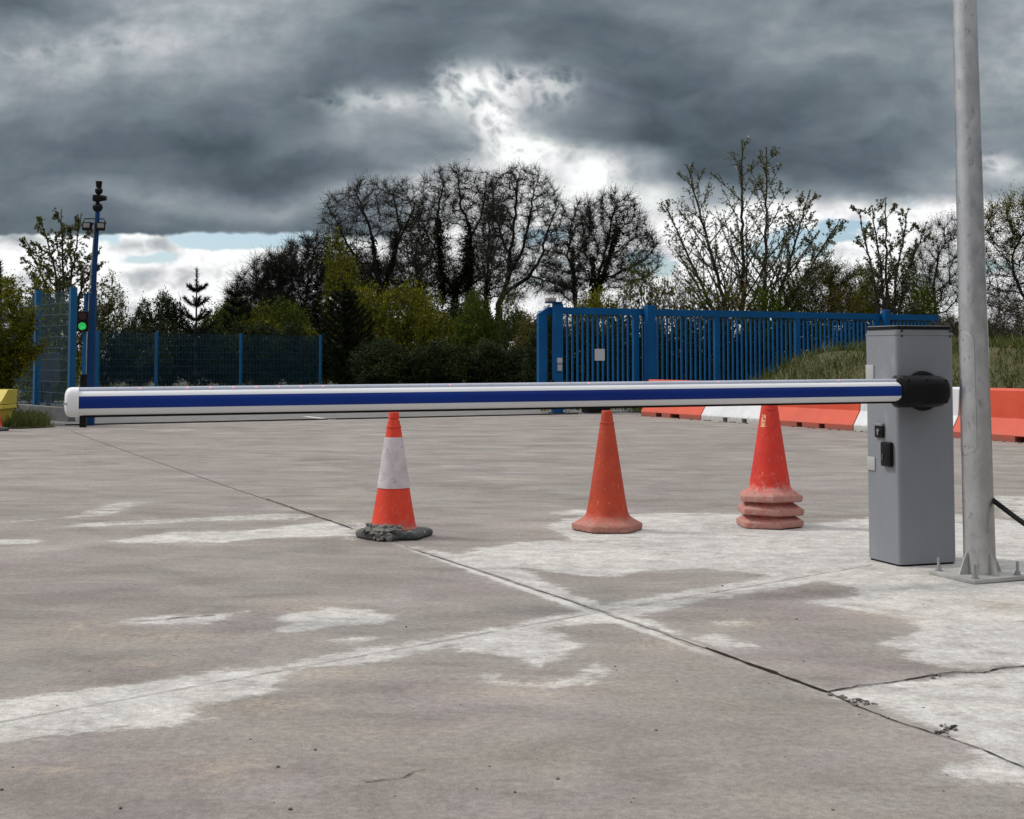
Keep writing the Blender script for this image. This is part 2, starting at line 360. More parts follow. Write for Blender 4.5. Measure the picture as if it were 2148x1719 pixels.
def yard_mat():
    m = bpy.data.materials.new('worn_concrete'); m.use_nodes = True; E.nt = m.node_tree; nt = E.nt
    b = nt.nodes['Principled BSDF']
    geo = nt.nodes.new('ShaderNodeNewGeometry'); pos = geo.outputs['Position']; x, y, z = sepxyz(pos)
    def attr(n_):
        a = nt.nodes.new('ShaderNodeAttribute'); a.attribute_name = n_; return E(a.outputs['Fac'])
    flat = combine(x, y * 1.0, 0.0); brush = combine(x * 1.0, y * 2.0, 0.0)
    big_ = noise(combine(x, y * 2.2, 7.0), .9, 5, .6, .4); mid = noise(brush, 2.2, 7, .65, .3); st2 = noise(combine(x * .9, y * 9.0, 6.0), 2.4, 5, .6, .5); pit = noise(combine(x, y, 8.0), 60, 4, .75); fin_ = noise(flat, 38, 6, .7); grit = noise(flat, 170, 3, .7)
    streak = noise(combine(x * .55, y * 2.6, 2.0), 2.0, 7, .66, .9)
    base = ramp(big_ * .45 + mid * .35 + streak * .20, [(.34, (.165, .143, .128)), (.46, (.225, .200, .182)), (.55, (.265, .240, .220)), (.66, (.345, .322, .298))])
    hue = noise(flat, 1.3, 3, .5)
    base = mixc(.32, base, ramp(hue, [(.35, (.255, .215, .222)), (.5, (.245, .222, .198)), (.65, (.222, .222, .190))]))
    # pale cement bloom with ragged edge
    pn = attr('patch') + (noise(combine(x, y * 1.6, 1.0), 5, 7, .72, .5) - .5) * .26 + (noise(combine(x * 1.0, y * 3.0, 4.0), 28, 5, .75) - .5) * .11
    pm = smooth(pn + (noise(combine(x, y * 1.5, 15.0), 11, 8, .78, .4) - .5) * .12, -.022, .034) * .86 + smooth(pn, -.13, .03) * .14
    inner = smooth(noise(combine(x, y * 1.6, 9.0), 5, 8, .74), .33, .48, .35, 1.0)
    white = ramp(noise(flat, 9, 6, .65), [(.3, (.36, .345, .322)), (.7, (.57, .557, .53))])
    base = mixc(pm * inner, base, white)
    far = smooth(y, 9.0, 13.0) * smooth(noise(combine(x * .5, y * 1.1, 3.0), 1.3, 7, .7, .5), .52, .62) * .35
    base = mixc(far, base, (.36, .34, .315))
    blot = noise(combine(x + .3 * y, y * 1.3, 12.0), 1.7, 7, .68, .8)
    base = mixc(1.0, base, ramp(blot, [(.34, (.80, .79, .785)), (.5, (1, 1, 1)), (.66, (1.15, 1.14, 1.12))]), 'MULTIPLY')
    ty = noise(combine(x * .22 - y * .10, y * 1.1 + x * .25, 5.0), 3.0, 5, .6, .2)
    base = mixc(smooth(ty, .60, .72) * .35, base, (.15, .138, .13))
    # sandy stains
    tm = attr('tan') * smooth(noise(flat, 14, 6, .75), .38, .60)
    base = mixc(tm * .6, base, (.40, .335, .26))
    # grit and specks
    base = mixc(1.0, base, ramp(fin_, [(.3, (.74, .74, .74)), (.7, (1.25, 1.25, 1.25))]), 'MULTIPLY')
    base = mixc(smooth(y, 6.0, 10.5), base, ramp(st2, [(.32, (.84, .835, .83)), (.68, (1.14, 1.14, 1.14))]), 'MULTIPLY')
    base = mixc(smooth(pit, .70, .78) * .6, base, (.09, .08, .075))
    base = mixc(1.0, base, ramp(grit, [(.25, (.70, .70, .70)), (.75, (1.28, 1.28, 1.28))]), 'MULTIPLY')
    # pale margins along the two joints
    la = E.m('ABSOLUTE', x * JA[0] + y * JA[1] + JA[2] + (noise(flat, 2.5, 4) - .5) * .03)
    mm = smooth(la + (noise(flat, 11, 6, .7) - .5) * .10, .0, .035, 1.0, 0.0) * smooth(y, 4.7, 5.2) * smooth(y, 7.2, 8.2, 1.0, 0.0) * .6
    base = mixc(mm, base, (.60, .58, .55))
    # dark damp edge at the far left
    dk = gaussxy(x, y, -7.4, 18.6, 1.1, .35)
    base = mixc(dk * .45, base, (.13, .12, .11))
    nt.links.new(base, b.inputs['Base Color']); b.inputs['Roughness'].default_value = .88; b.inputs['Specular IOR Level'].default_value = .3
    bn = nt.nodes.new('ShaderNodeBump'); bn.inputs['Distance'].default_value = .006; bn.inputs['Strength'].default_value = .8
    nt.links.new((fin_ * .6 + grit * .35 + mid * 1.2).s, bn.inputs['Height']); nt.links.new(bn.outputs[0], b.inputs['Normal'])
    return m
def gaussxy(x, y, cx, cy, sx, sy): return gauss(x, y, cx, cy, sx, sy)
M_yard = yard_mat()
tag(link('concrete_yard', yard_mesh(), M_yard), kind='structure')
def sheet(name, pts, z, m):
    me = bpy.data.meshes.new(name); me.from_pydata([(p[0], p[1], z) for p in pts], [], [tuple(range(len(pts)))])
    return tag(link(name, me, m), kind='structure')
M_soil = mat('dark_soil', (.055, .05, .035), (.03, .035, .018), 3, .95, bump=.02)
M_asph = mat('asphalt', (.15, .148, .145), (.115, .113, .11), 5, .9, bump=.004, bscale=120, dirt=((.2, .195, .19), 3, .5, .7))
sheet('ground', [(-1500, -1500), (1500, -1500), (1500, 1500), (-1500, 1500)], -.02, M_soil)
TL, TR = G(150, 893), G(1135, 871)               # line of the gate track
td = (TR - TL).normalized(); tn_ = Vector((-td.y, td.x, 0))
def tk(a, b): p = TL + td * a + tn_ * b; return (p.x, p.y)
sheet('road', [tk(-.2, .06), tk(9.7, .06), tk(14, 0.3), tk(26, .3), tk(26, 14), tk(-7, 14), tk(-.2, 6)], .005, M_asph)
M_track = mat('rusty_black_steel', (.02, .018, .016), (.05, .035, .025), 12, .6, .4)
mb = MB(); a_, b_ = TL + td * -.1, TL + td * 9.6
mb.box(((a_ + b_) / 2 + Vector((0, 0, .012))), ((b_ - a_).length, .05, .024), rz=math.atan2(td.y, td.x)); 
tag(mb.build('gate_track', M_track), 'black steel rail of the sliding gate crossing the yard entrance', 'gate track')
M_wpaint = mat('road_paint', (.62, .62, .60), (.45, .45, .43), 20, .8)
a_, b_ = G(640, 875), G(698, 881.5)
d_ = (b_ - a_).normalized() * 1.0; n_ = Vector((-d_.y, d_.x, 0)) * .07
sheet('road_marking', [a_ - n_, b_ - n_, b_ + n_, a_ + n_], .009, M_wpaint)
# cracks and joints: narrow irregular grooves laid into the yard
rng = random.Random(5)
def groove(name, pts, wfun, jit, m, step=.05, z=.003):
    P_ = [Vector(p) for p in pts]; out = []
    for a, b in zip(P_, P_[1:]):
        n = max(1, int((b - a).length / step))
        for k in range(n): out.append(a.lerp(b, k / n))
    out.append(P_[-1]); vs_, fs = [], []; off = 0
    for i, p in enumerate(out):
        d = (out[min(i + 1, len(out) - 1)] - out[max(i - 1, 0)]); n = Vector((-d.y, d.x, 0)).normalized()
        off = off * .6 + rng.uniform(-jit, jit); ww = wfun(i / len(out)) * rng.uniform(.45, 1.35)
        vs_ += [p + n * (off - ww / 2) + Vector((0, 0, z)), p + n * (off + ww / 2) + Vector((0, 0, z))]
        if i: k = 2 * i; fs.append((k - 2, k - 1, k + 1, k))
    me = bpy.data.meshes.new(name); me.from_pydata(vs_, [], fs); return tag(link(name, me, m), kind='structure')
M_crack = mat('crack_dirt', (.012, .010, .009), (.03, .026, .022), 30, .95, spec=.1)
M_seam = mat('seam_dirt', (.11, .10, .092), (.20, .185, .17), 14, .95)
groove('yard_joint', [G(150, 905), G(230, 935), G(480, 1022), G(740, 1110)], lambda t: .016, .003, M_seam)
M_seam2 = mat('joint_filler', (.20, .185, .17), (.34, .32, .30), 9, .95, contrast=(.42, .56))
groove('yard_joint', [G(850, 1146), G(1270, 1286), G(1480, 1360)], lambda t: .022, .005, M_seam2, .04)
groove('yard_joint', [G(880, 1158), G(1060, 1216), G(1230, 1274)], lambda t: .006, .004, M_seam, .04, .0045)
groove('yard_joint', [G(1480, 1360), G(1740, 1455)], lambda t: .011 + .008 * math.sin(3 * t), .002, M_crack, .03)
groove('yard_joint', [G(1740, 1455), G(1800, 1484), G(1862, 1508), G(1975, 1545), G(2060, 1573), G(2148, 1612), G(2300, 1680)], lambda t: .006, .003, M_crack, .03)
groove('yard_joint', [G(560, 1048), G(740, 1110)], lambda t: .010, .003, M_crack, .04, .0045)
groove('yard_seam', [G(-80, 1531), G(1270, 1283), G(1830, 1186)], lambda t: .005, .0006, M_seam)
groove('yard_seam', [G(1400, 1262), G(1700, 1224), G(1880, 1206)], lambda t: .003, .001, M_seam)
groove('yard_crack', [G(1735, 1454), G(1742, 1452), G(1800, 1440), G(1880, 1432), G(1950, 1420), G(2000, 1410), G(2060, 1411), G(2110, 1402), G(2148, 1399), G(2280, 1380)], lambda t: .009, .006, M_crack, .03)
groove('yard_crack', [G(1940, 1415), G(1975, 1418), G(2010, 1414), G(2040, 1409)], lambda t: .004, .006, M_crack, .03)
groove('yard_crack', [G(280, 1306), G(330, 1302), G(375, 1297), G(450, 1292)], lambda t: .010 * (0.3 + abs(math.sin(9 * t))), .003, M_crack, .03)
groove('yard_crack', [G(765, 1643), G(800, 1637), G(845, 1634), G(872, 1620), G(893, 1617)], lambda t: .004, .004, M_crack, .02)
groove('yard_crack', [G(1780, 1472), G(1800, 1466), G(1830, 1475)], lambda t: .006, .008, M_crack, .015)
groove('yard_crack', [G(1965, 1542), G(1990, 1530), G(2000, 1522)], lambda t: .012, .008, M_crack, .015)
# loose chips: gravel scattered on the slab
gb = MB(); rr = random.Random(9)
spots = [(852,1316),(661,1574),(583,1610),(253,1697),(609,1699),(1686,1388),(1671,1300),(1515,1230),(1747,1700),(1170,1635),(1290,1399),(1376,1533),(3,1658),(1080,1663),(1862,1508),(1990,1546),(1420,1430)]
for i in range(150):
    if i < len(spots): g = G(*spots[i]); s = rr.uniform(.004, .0065)
    else: g = G(rr.uniform(-50, 2200), rr.uniform(920, 1715)); s = rr.choice([.0015, .002, .0025, .003])
    gb.sph(g + Vector((0, 0, s * .4)), s, (rr.uniform(.8, 1.5), rr.uniform(.7, 1.2), .6), 6)
for (px, py) in [(1790,1478),(1800,1473),(1815,1480),(1828,1476),(1975,1541),(1995,1532),(1985,1525),(1770,1462),(1745,1460),(1960,1420)]:
    for k in range(4):
        g = G(px + rr.uniform(-12, 12), py + rr.uniform(-4, 4)); gb.sph(g + Vector((0, 0, .004)), rr.uniform(.003, .008), (1.3, 1, .5), 6)
o = gb.build('loose_grit', mat('grit_stone', (.06, .055, .05), (.22, .2, .18), 40, .9)); tag(o, 'dark grit and concrete chips scattered over the slab', 'grit', kind='stuff')
# ------------------------------------------------------------------ boom barrier
M_cab = mat('grey_powder_coat', (.205, .217, .238), (.240, .252, .274), 2.2, .42, bump=.0006, bscale=90, stretch=(1, 1, .5), dirt=((.33, .345, .365), 3.5, .58, .74), spec=.35)
M_lite = mat('light_grey_plastic', (.40, .41, .41), (.36, .37, .37), 5, .45)
M_blk = mat('black_plastic', (.007, .007, .008), (.011, .011, .012), 8, .36, bump=.0006, bscale=60, spec=.13)
M_blkr = mat('black_rubber', (.006, .006, .006), (.011, .010, .010), 20, .8, spec=.2)
M_wht = mat('white_aluminium', (.80, .81, .82), (.72, .73, .74), 3, .34, stretch=(.3, 1, 1), dirt=((.52, .50, .47), 16, .62, .82))
M_blu = mat('blue_reflective_film', (.0008, .030, .235), (.0006, .020, .18), 1.2, .35, spec=.25)
M_led = mat('led_cover', (.42, .45, .54), (.36, .39, .47), 3, .25)
M_ledl = emis('red_led', (1, .25, .3), .9, (.6, .3, .35))
M_ledg = mat('red_led_off', (.75, .55, .60), (.7, .5, .58), 5, .3)
M_steel = mat('zinc_steel', (.42, .43, .44), (.30, .31, .32), 12, .4, .7)
YAW = R(19.0); er = Vector((math.cos(YAW), math.sin(YAW), 0)); en = Vector((math.sin(YAW), -math.cos(YAW), 0))
c0 = G(1888, 1190); c0.z = 0
WB, DB, HB = .354, .290, 1.204
bar = empty('boom_barrier', c0 + er * WB / 2 - en * DB / 2, YAW)
tag(bar, 'grey barrier post with long white and blue striped arm lowered across the yard', 'barrier')
LB = Matrix.Identity(4)
def L(x, y, z): return Vector((x, y, z))       # local: x along arm side, -y to the camera
def rrect(wx, wy, r, n=6):
    pts = []
    for cx, cy, a0 in ((wx / 2 - r, wy / 2 - r, 0), (-wx / 2 + r, wy / 2 - r, 90), (-wx / 2 + r, -wy / 2 + r, 180), (wx / 2 - r, -wy / 2 + r, 270)):
        for k in range(n + 1): a = R(a0 + 90 * k / n); pts.append((cx + r * math.cos(a), cy + r * math.sin(a)))
    return pts
def slab(mb, wx, wy, r, z0, z1, dx=0, dy=0): mb.prism([(x + dx, y + dy, z0) for x, y in rrect(wx, wy, r)], (0, 0, z1 - z0)); return mb
slab(MB(), WB - .012, DB - .012, .02, 0.0, .012).build('base_frame', M_blkr, bar)
slab(MB(), WB, DB, .022, .010, HB, 0, 0).build('cabinet', M_cab, bar, True)
mb = MB(); slab(mb, WB + .006, DB + .006, .024, HB - .004, HB + .006); slab(mb, WB - .004, DB - .004, .022, HB + .006, HB + .024); mb.build('collar', M_cab, bar, True)
ld = slab(MB(), WB + .002, DB + .002, .03, HB + .024, HB + .042).build('lid', M_blk, bar, True)
mb = MB(); slab(mb, WB - .006, DB - .006, .03, HB + .042, HB + .045); mb.build('lid_top', M_lite, ld, True)
for x in (-WB / 2 + .032, WB / 2 - .022):
    for z, r_ in ((HB - .010, .0045), (HB + .016, .0045)):
        MB().cyl((x, -DB / 2 - .005, z), (x, -DB / 2 + .004, z), r_, n=12).build('screw', M_blk, bar, True)
dy0 = -WB / 2
for zc, hz in ((.985, .115), (.515, .072)):     # hinge covers on the left face, at its far edge
    MB().box((dy0 - .002, DB / 2 - .050, zc), (.010, .072, hz), bev=.003).build('hinge_cover', M_lite, bar, True)
kl = MB().box((dy0 - .006, .010, .690), (.014, .075, .065), bev=.004).build('key_lock', M_blk, bar, True)
MB().box((dy0 - .009, .010, .727), (.022, .078, .014), bev=.003).build('lock_hood', M_cab, kl, True)
MB().cyl((dy0 - .010, .010, .695), (dy0 - .019, .010, .695), .010, n=14).box((dy0 - .017, .010, .682), (.008, .008, .02)).build('key_cylinder', M_steel, kl, True)
hd = MB().box((dy0 - .012, -.062, .575), (.026, .088, .130), bev=.010, seg=3).build('handle', M_blk, bar, True)
MB().box((dy0 - .027, -.042, .560), (.003, .008, .03)).build('handle_mark', mat('worn_grey_mark', (.12, .12, .12), (.03, .03, .03), 60), hd)
# rotating boss and clamp on the camera side
bx_, bz_ = -.0275, .907
yf = -DB / 2
MB().cyl((bx_, yf + .002, bz_), (bx_, yf - .035, bz_), .107, .100, 48, .008).build('hub', M_blk, bar, True)
AY = yf - .085                                   # arm axis plane
def superoval(hd_, hz_, e, n=40):
    out = []
    for k in range(n):
        a = 2 * math.pi * k / n; c, s_ = math.cos(a), math.sin(a)
        out.append((math.copysign(abs(c) ** (2 / e), c) * hd_, math.copysign(abs(s_) ** (2 / e), s_) * hz_))
    return out
def loft(mb, secs):
    """secs: list of (x, ring[(y,z)])"""
    b = mb.bm; rings = [[b.verts.new((x, AY + y, z)) for y, z in ring] for x, ring in secs]; n = len(rings[0])
    for A, B in zip(rings, rings[1:]):
        for k in range(n): b.faces.new((A[k], A[(k + 1) % n], B[(k + 1) % n], B[k]))
    b.faces.new(rings[0][::-1]); b.faces.new(rings[-1]); bmesh.ops.recalc_face_normals(b, faces=b.faces); return mb
CX0, CX1 = bx_ - .205, bx_ + .098
mb = MB(); secs = []
for x, sy_, sz_ in ((CX0, .052, .079), (CX0 + .004, .058, .082), (bx_ - .06, .060, .082), (bx_ + .01, .060, .082), (bx_ + .045, .057, .078), (bx_ + .07, .050, .068), (bx_ + .086, .040, .055), (bx_ + .096, .026, .037), (CX1 + .003, .012, .018)):
    secs.append((x, [(y, z + bz_) for y, z in superoval(sy_, sz_, 2.8)]))
cp = loft(mb, secs).build('arm_clamp', M_blk, bar, True, 50)
mb = MB(); loft(mb, [(CX0 - .028, [(y + .012, z + bz_) for y, z in superoval(.040, .058, 2.6)]), (CX0 - .001, [(y + .010, z + bz_) for y, z in superoval(.052, .083, 2.8)])]).build('clamp_collar', M_blk, bar, True)
for x in (CX0 + .03, bx_ - .065, bx_ + .055):
    for s_ in (1, -1):
        yy = AY - .055 if x < bx_ else AY - .050
        MB().cyl((x, yy + .006, bz_ + s_ * .058 * (1 if x < bx_ else .92)), (x, yy + .001, bz_ + s_ * .058 * (1 if x < bx_ else .92)), .008, n=12).build('screw_hole', M_blkr, cp, True)
# arm: white oval extrusion, film stripe, led strip, rubber edge, end cap
ARM_L = 4.005; arm_pivot = empty  # (arm is a mesh part)
slope = .0045
def armpt(x, y, z): return (x, AY + y, bz_ + .004 + z + (x - CX0) * slope)
X0, X1 = CX0 - .008, CX0 - ARM_L
def extr(mb, ring, xa=X0, xb=X1, n=24):
    b = mb.bm; xs_ = [xa + (xb - xa) * k / n for k in range(n + 1)]
    rings = [[b.verts.new(armpt(x, y, z)) for y, z in ring] for x in xs_]; m_ = len(ring)
    for A, B in zip(rings, rings[1:]):
        for k in range(m_): b.faces.new((A[k], A[(k + 1) % m_], B[(k + 1) % m_], B[k]))
    b.faces.new(rings[0][::-1]); b.faces.new(rings[-1]); bmesh.ops.recalc_face_normals(b, faces=b.faces); return mb
body = []
for k in range(44):
    a = 2 * math.pi * k / 44; c, s_ = math.cos(a), math.sin(a)
    body.append((math.copysign(abs(c) ** (2 / 2.5), c) * .043, math.copysign(abs(s_) ** (2 / 2.2), s_) * .052 - .003))
arm = extr(MB(), body).build('arm', M_wht, bar, True, 60)
def ybody(z):  # front surface of the oval at height z
    s_ = min(1, abs(z + .003) / .052); sa = s_ ** (2.2 / 2); ca = math.sqrt(max(0, 1 - sa * sa)); return -(ca ** (2 / 2.5)) * .043
for side in (1, -1):
    ring = [(side * (ybody(z) - .0012), z) for z in np.linspace(-.0250, .0255, 9)] + [(side * (ybody(z) + .004), z) for z in np.linspace(.0255, -.0250, 9)]
    extr(MB(), ring, X0, X1 + .004).build('film_stripe', M_blu, arm, True, 50)
led = [(.019 * math.cos(R(a)), .043 + .019 * math.sin(R(a))) for a in range(0, 181, 15)]
extr(MB(), led, X0, X1 - .0).build('led_strip', M_led, arm, True, 50)
for k in range(40):
    x = X0 - .06 - k * .097; p = armpt(x, 0, .0545)
    MB().sph((p[0], p[1] - .0135, p[2]), .0042, (1.5, .6, 1.3), 8).build('led_lamp', M_ledl if 30 <= k <= 36 or k % 7 == 3 else M_ledg, arm, True)
extr(MB(), [(-.012, -.052), (.012, -.052), (.013, -.063), (-.013, -.063)], X0, X1 + .02).build('rubber_edge', M_blkr, arm)
mb = MB(); b = mb.bm
def capring(x, f, g): return [b.verts.new(armpt(x, y * f, z * g)) for y, z in superoval(.0475, .0620, 2.7, 40)]
rs = [capring(X1 + .006, 1, 1), capring(X1 - .020, 1.0, 1.0), capring(X1 - .030, .97, .975), capring(X1 - .038, .90, .90), capring(X1 - .044, .74, .76), capring(X1 - .048, .5, .54), capring(X1 - .049, .2, .24)]
for A, B in zip(rs, rs[1:]):
    for k in range(40): b.faces.new((A[k], A[(k + 1) % 40], B[(k + 1) % 40], B[k]))
b.faces.new(rs[-1]); b.faces.new(rs[0][::-1]); bmesh.ops.recalc_face_normals(b, faces=b.faces)
for vv in b.verts: vv.co.z += .001
mb.build('end_cap', M_wht, arm, True, 45)
p = armpt(X1 - .040, -.036, -.004); MB().cyl(p, (p[0] - .012, p[1] - .010, p[2]), .0045, n=10).build('cap_screw', M_steel, arm, True)
# ------------------------------------------------------------------ galvanised pole
M_galv = mat('galvanised_steel', (.46, .465, .47), (.60, .605, .60), 9, .34, .92, bump=.0006, bscale=70, stretch=(1, 1, .6), dirt=((.30, .305, .30), 30, .54, .74), rvar=.08)
M_galv2 = mat('galvanised_plate', (.46, .455, .43), (.36, .355, .335), 14, .6, .35, bump=.001)
pn = G(2044, 1218, .02); pw = .33
pyaw = YAW + R(3)
pe1 = Vector((math.cos(pyaw), math.sin(pyaw), 0)); pe2 = Vector((-math.sin(pyaw), math.cos(pyaw), 0))
pc = pn + pe1 * pw / 2 + pe2 * pw / 2; pc.z = 0
pole = empty('steel_pole', pc, pyaw); tag(pole, 'tall galvanised steel column bolted to the slab behind the grey barrier post', 'pole')
ppx = 2055.5
pax = P(ppx, 1180, pc.y).x
off = Vector((pax - pc.x, 0, 0)); off.rotate(Matrix.Rotation(-pyaw, 3, 'Z'))
ox, oy = off.x, off.y
MB().box((0, 0, .012), (pw, pw, .020), bev=.002).build('base_plate', M_galv2, pole, True)
rad = lambda z: .0765 - .0062 * z
b = MB(); nseg = 64; rings = []
for z in list(np.linspace(.02, 6.2, 40)):
    rings.append([b.bm.verts.new((ox + rad(z) * math.cos(2 * math.pi * k / nseg), oy + rad(z) * math.sin(2 * math.pi * k / nseg), z)) for k in range(nseg)])
for A, B in zip(rings, rings[1:]):
    for k in range(nseg): b.bm.faces.new((A[k], A[(k + 1) % nseg], B[(k + 1) % nseg], B[k]))
b.bm.faces.new(rings[-1]); b.build('shaft', M_galv, pole, True, 50)
for a in (0, 90, 180, 270):
    d = Vector((math.cos(R(a)), math.sin(R(a)), 0)); t_ = Vector((-d.y, d.x, 0)) * .004; o_ = Vector((ox, oy, 0))
    r0 = rad(.1) - .004
    MB().prism([o_ + d * r0 - t_ + Vector((0, 0, .022)), o_ + d * (r0 + .058) - t_ + Vector((0, 0, .022)), o_ + d * (r0 + .050) - t_ + Vector((0, 0, .040)), o_ + d * (r0 + .012) - t_ + Vector((0, 0, .125)), o_ + d * r0 - t_ + Vector((0, 0, .125))], t_ * 2).build('gusset', M_galv2, pole)
for sx in (-1, 1):
    for sy in (-1, 1):
        x, y = sx * (pw / 2 - .035), sy * (pw / 2 - .035)
        bo = MB().cyl((x, y, .02), (x, y, .088), .007, n=10).build('anchor_bolt', M_steel, pole, True)
        MB().cyl((x, y, .022), (x, y, .026), .020, n=20).cyl((x, y, .026), (x, y, .040), .0135, n=6).build('nut', M_steel, bo)
# access door: curved panel, seam around it
def curved_panel(z0, z1, a0, a1, rr_, extra, rc, name, m, parent):
    b = bmesh.new(); nz = 40; na = 14; rows = []
    for i in range(nz + 1):
        z = z0 + (z1 - z0) * i / nz; e = min(z - z0, z1 - z); k = 1.0
        cut = (rc - math.sqrt(max(0, rc * rc - (rc - e) ** 2))) if e < rc else 0
        ha = (a1 - a0) / 2 - cut / .075; mid_ = (a0 + a1) / 2
        rows.append([b.verts.new((ox + (rad(z) + extra) * math.cos(mid_ + ha * (2 * j / na - 1)), oy + (rad(z) + extra) * math.sin(mid_ + ha * (2 * j / na - 1)), z)) for j in range(na + 1)])
    for A, B in zip(rows, rows[1:]):
        for j in range(na): b.faces.new((A[j], A[j + 1], B[j + 1], B[j]))
    me = bpy.data.meshes.new(name); b.to_mesh(me); b.free(); return link(name, me, m, parent, True)
acam = math.atan2(-pc.y, -pax) - pyaw
dz0, dz1 = .60, 1.215
ac = acam - .86
curved_panel(dz0, dz1, ac - .92, ac + .92, 0, .0006, .055, 'door_seam', mat('seam_shadow', (.10, .10, .10), (.13, .13, .13), 8, .8), pole)
dr = curved_panel(dz0 + .002, dz1 - .002, ac - .895, ac + .895, 0, .0016, .053, 'access_door', M_galv, pole)
for z in (dz0 + .045, dz1 - .045):
    a = ac + .02; MB().cyl((ox + rad(z) * math.cos(a), oy + rad(z) * math.sin(a), z), (ox + (rad(z) + .004) * math.cos(a), oy + (rad(z) + .004) * math.sin(a), z), .0055, n=10).build('door_screw', M_steel, dr, True)
pole.rotation_euler = (Matrix.Rotation(-.0095, 4, 'Y') @ Matrix.Rotation(pyaw, 4, 'Z')).to_euler()
cs = P(2072, 1042, pc.y - .02); cpts = []
for k in range(22):
    t_ = k / 21; pxx = 2072 + 250 * t_; pyy = 1042 + 112 * math.sin(min(1, t_ * 1.15) * math.pi / 2) ** 1.05 * 1.0
    cpts.append(P(pxx, pyy, pc.y - .02 - .5 * t_))
cb = MB().tube(cpts, .0125, 12).build('cable', M_blkr, None, True); tag(cb, 'thick black cable sagging out of the side of the galvanised column', 'cable')
# ------------------------------------------------------------------ traffic cones
def cone_mat(name, c1, c2, dirtc, lo, hi, topd, scale=7):
    m = bpy.data.materials.new(name); m.use_nodes = True; E.nt = m.node_tree; nt = E.nt; b = nt.nodes['Principled BSDF']
    t = nt.nodes.new('ShaderNodeTexCoord'); v_ = t.outputs['Object']; x, y, z = sepxyz(v_)
    c = ramp(noise(v_, scale, 6, .65), [(.35, c1), (.65, c2)])
    d = noise(v_, 22, 8, .75, .4) + smooth(z, .02, .30, topd, 0.0)
    c = mixc(smooth(d, lo, hi), c, dirtc)
    c = mixc(smooth(z + (noise(v_, 16, 6, .7) - .5) * .16, .115, .05, 0.0, .62), c, (.34, .19, .155))
    c = mixc(smooth(noise(v_, 55, 5, .8) - smooth(z, .0, .16, .0, .2), .52, .62) * .6, c, (.46, .40, .36))
    scr = smooth(noise(combine(x * 3, y * 3, z * .8), 34, 5, .7, .8), .61, .69); c = mixc(scr * .7, c, (.75, .36, .25))
    dk = smooth(noise(v_, 13, 8, .74, .8), .58, .68); c = mixc(dk * .55, c, (.09, .03, .02))
    nt.links.new(c, b.inputs['Base Color']); b.inputs['Roughness'].default_value = .6; b.inputs['Specular IOR Level'].default_value = .3
    bn = nt.nodes.new('ShaderNodeBump'); bn.inputs['Distance'].default_value = .003; nt.links.new(noise(v_, 40, 6, .7).s, bn.inputs['Height']); nt.links.new(bn.outputs[0], b.inputs['Normal'])
    return m
M_c1 = cone_mat('orange_cone', (.72, .062, .028), (.62, .045, .022), (.60, .22, .16), .86, 1.05, .22)
M_c2 = cone_mat('faded_orange_cone', (.50, .060, .022), (.40, .050, .024), (.40, .17, .125), .74, .98, .34)
M_c3 = cone_mat('red_orange_cone', (.66, .040, .022), (.52, .034, .024), (.50, .24, .20), .72, .95, .38)
M_slv = mat('reflective_sleeve', (.60, .56, .58), (.48, .42, .44), 14, .5, dirt=((.36, .22, .23), 40, .56, .70), bump=.0008)
def hexr(a, off_):   # unit hexagon radius with soft corners
    b_ = ((a - off_) % (math.pi / 3)) - math.pi / 6
    return .875 / max(math.cos(b_), .875)
def conemesh(prof, off_=0.0, n=72, wob=0.0, seed=0):
    b = bmesh.new(); rings = []; r_ = random.Random(seed); ph = [r_.uniform(0, 6) for _ in range(4)]
    for (z, rad_, hx) in prof:
        ring = []
        for k in range(n):
            a = 2 * math.pi * k / n; q = rad_ * ((1 - hx) + hx * hexr(a, off_)) * (1 + wob * (math.sin(3 * a + ph[0]) + .6 * math.sin(7 * a + ph[1] + z * 9)) * hx)
            ring.append(b.verts.new((q * math.cos(a), q * math.sin(a), z + wob * .12 * hx * math.sin(2 * a + ph[2]))))
        rings.append(ring)
    for A, B in zip(rings, rings[1:]):
        for k in range(n): b.faces.new((A[k], A[(k + 1) % n], B[(k + 1) % n], B[k]))
    b.faces.new(rings[0][::-1]); b.faces.new(rings[-1]); bmesh.ops.recalc_face_normals(b, faces=b.faces)
    me = bpy.data.meshes.new('traffic_cone'); b.to_mesh(me); b.free()
    me.polygons.foreach_set('use_smooth', [True] * len(me.polygons)); me.set_sharp_from_angle(angle=R(38)); return me
FULL = [(0, .190, 1), (0.003, .214, 1), (.008, .223, 1), (.036, .226, 1), (.044, .221, 1), (.060, .190, .95), (.074, .164, .75), (.088, .146, .4), (.105, .134, .08), (.135, .126, 0), (.20, .1145, 0), (.30, .099, 0), (.45, .0765, 0), (.60, .054, 0), (.665, .044, 0), (.668, .0465, 0), (.676, .0465, 0), (.679, .0405, 0), (.725, .035, 0), (.742, .035, 0), (.749, .031, 0), (.750, .024, 0), (.735, .020, 0)]
o = tag(link('traffic_cone', conemesh(FULL, R(2), wob=.012, seed=2), M_c2), 'dull scuffed all-orange cone standing alone between the banded cone and the stack', 'traffic cone')
p2 = G(1274, 1112); o.location = p2
ps = G(1614, 1104)
BASE3 = FULL
labs = ['lowest cone of the stack, only its pinkish hexagonal base showing', 'middle cone of the stack, only its worn base showing', 'top cone of the stack, scuffed orange body with yellowish paint mark']
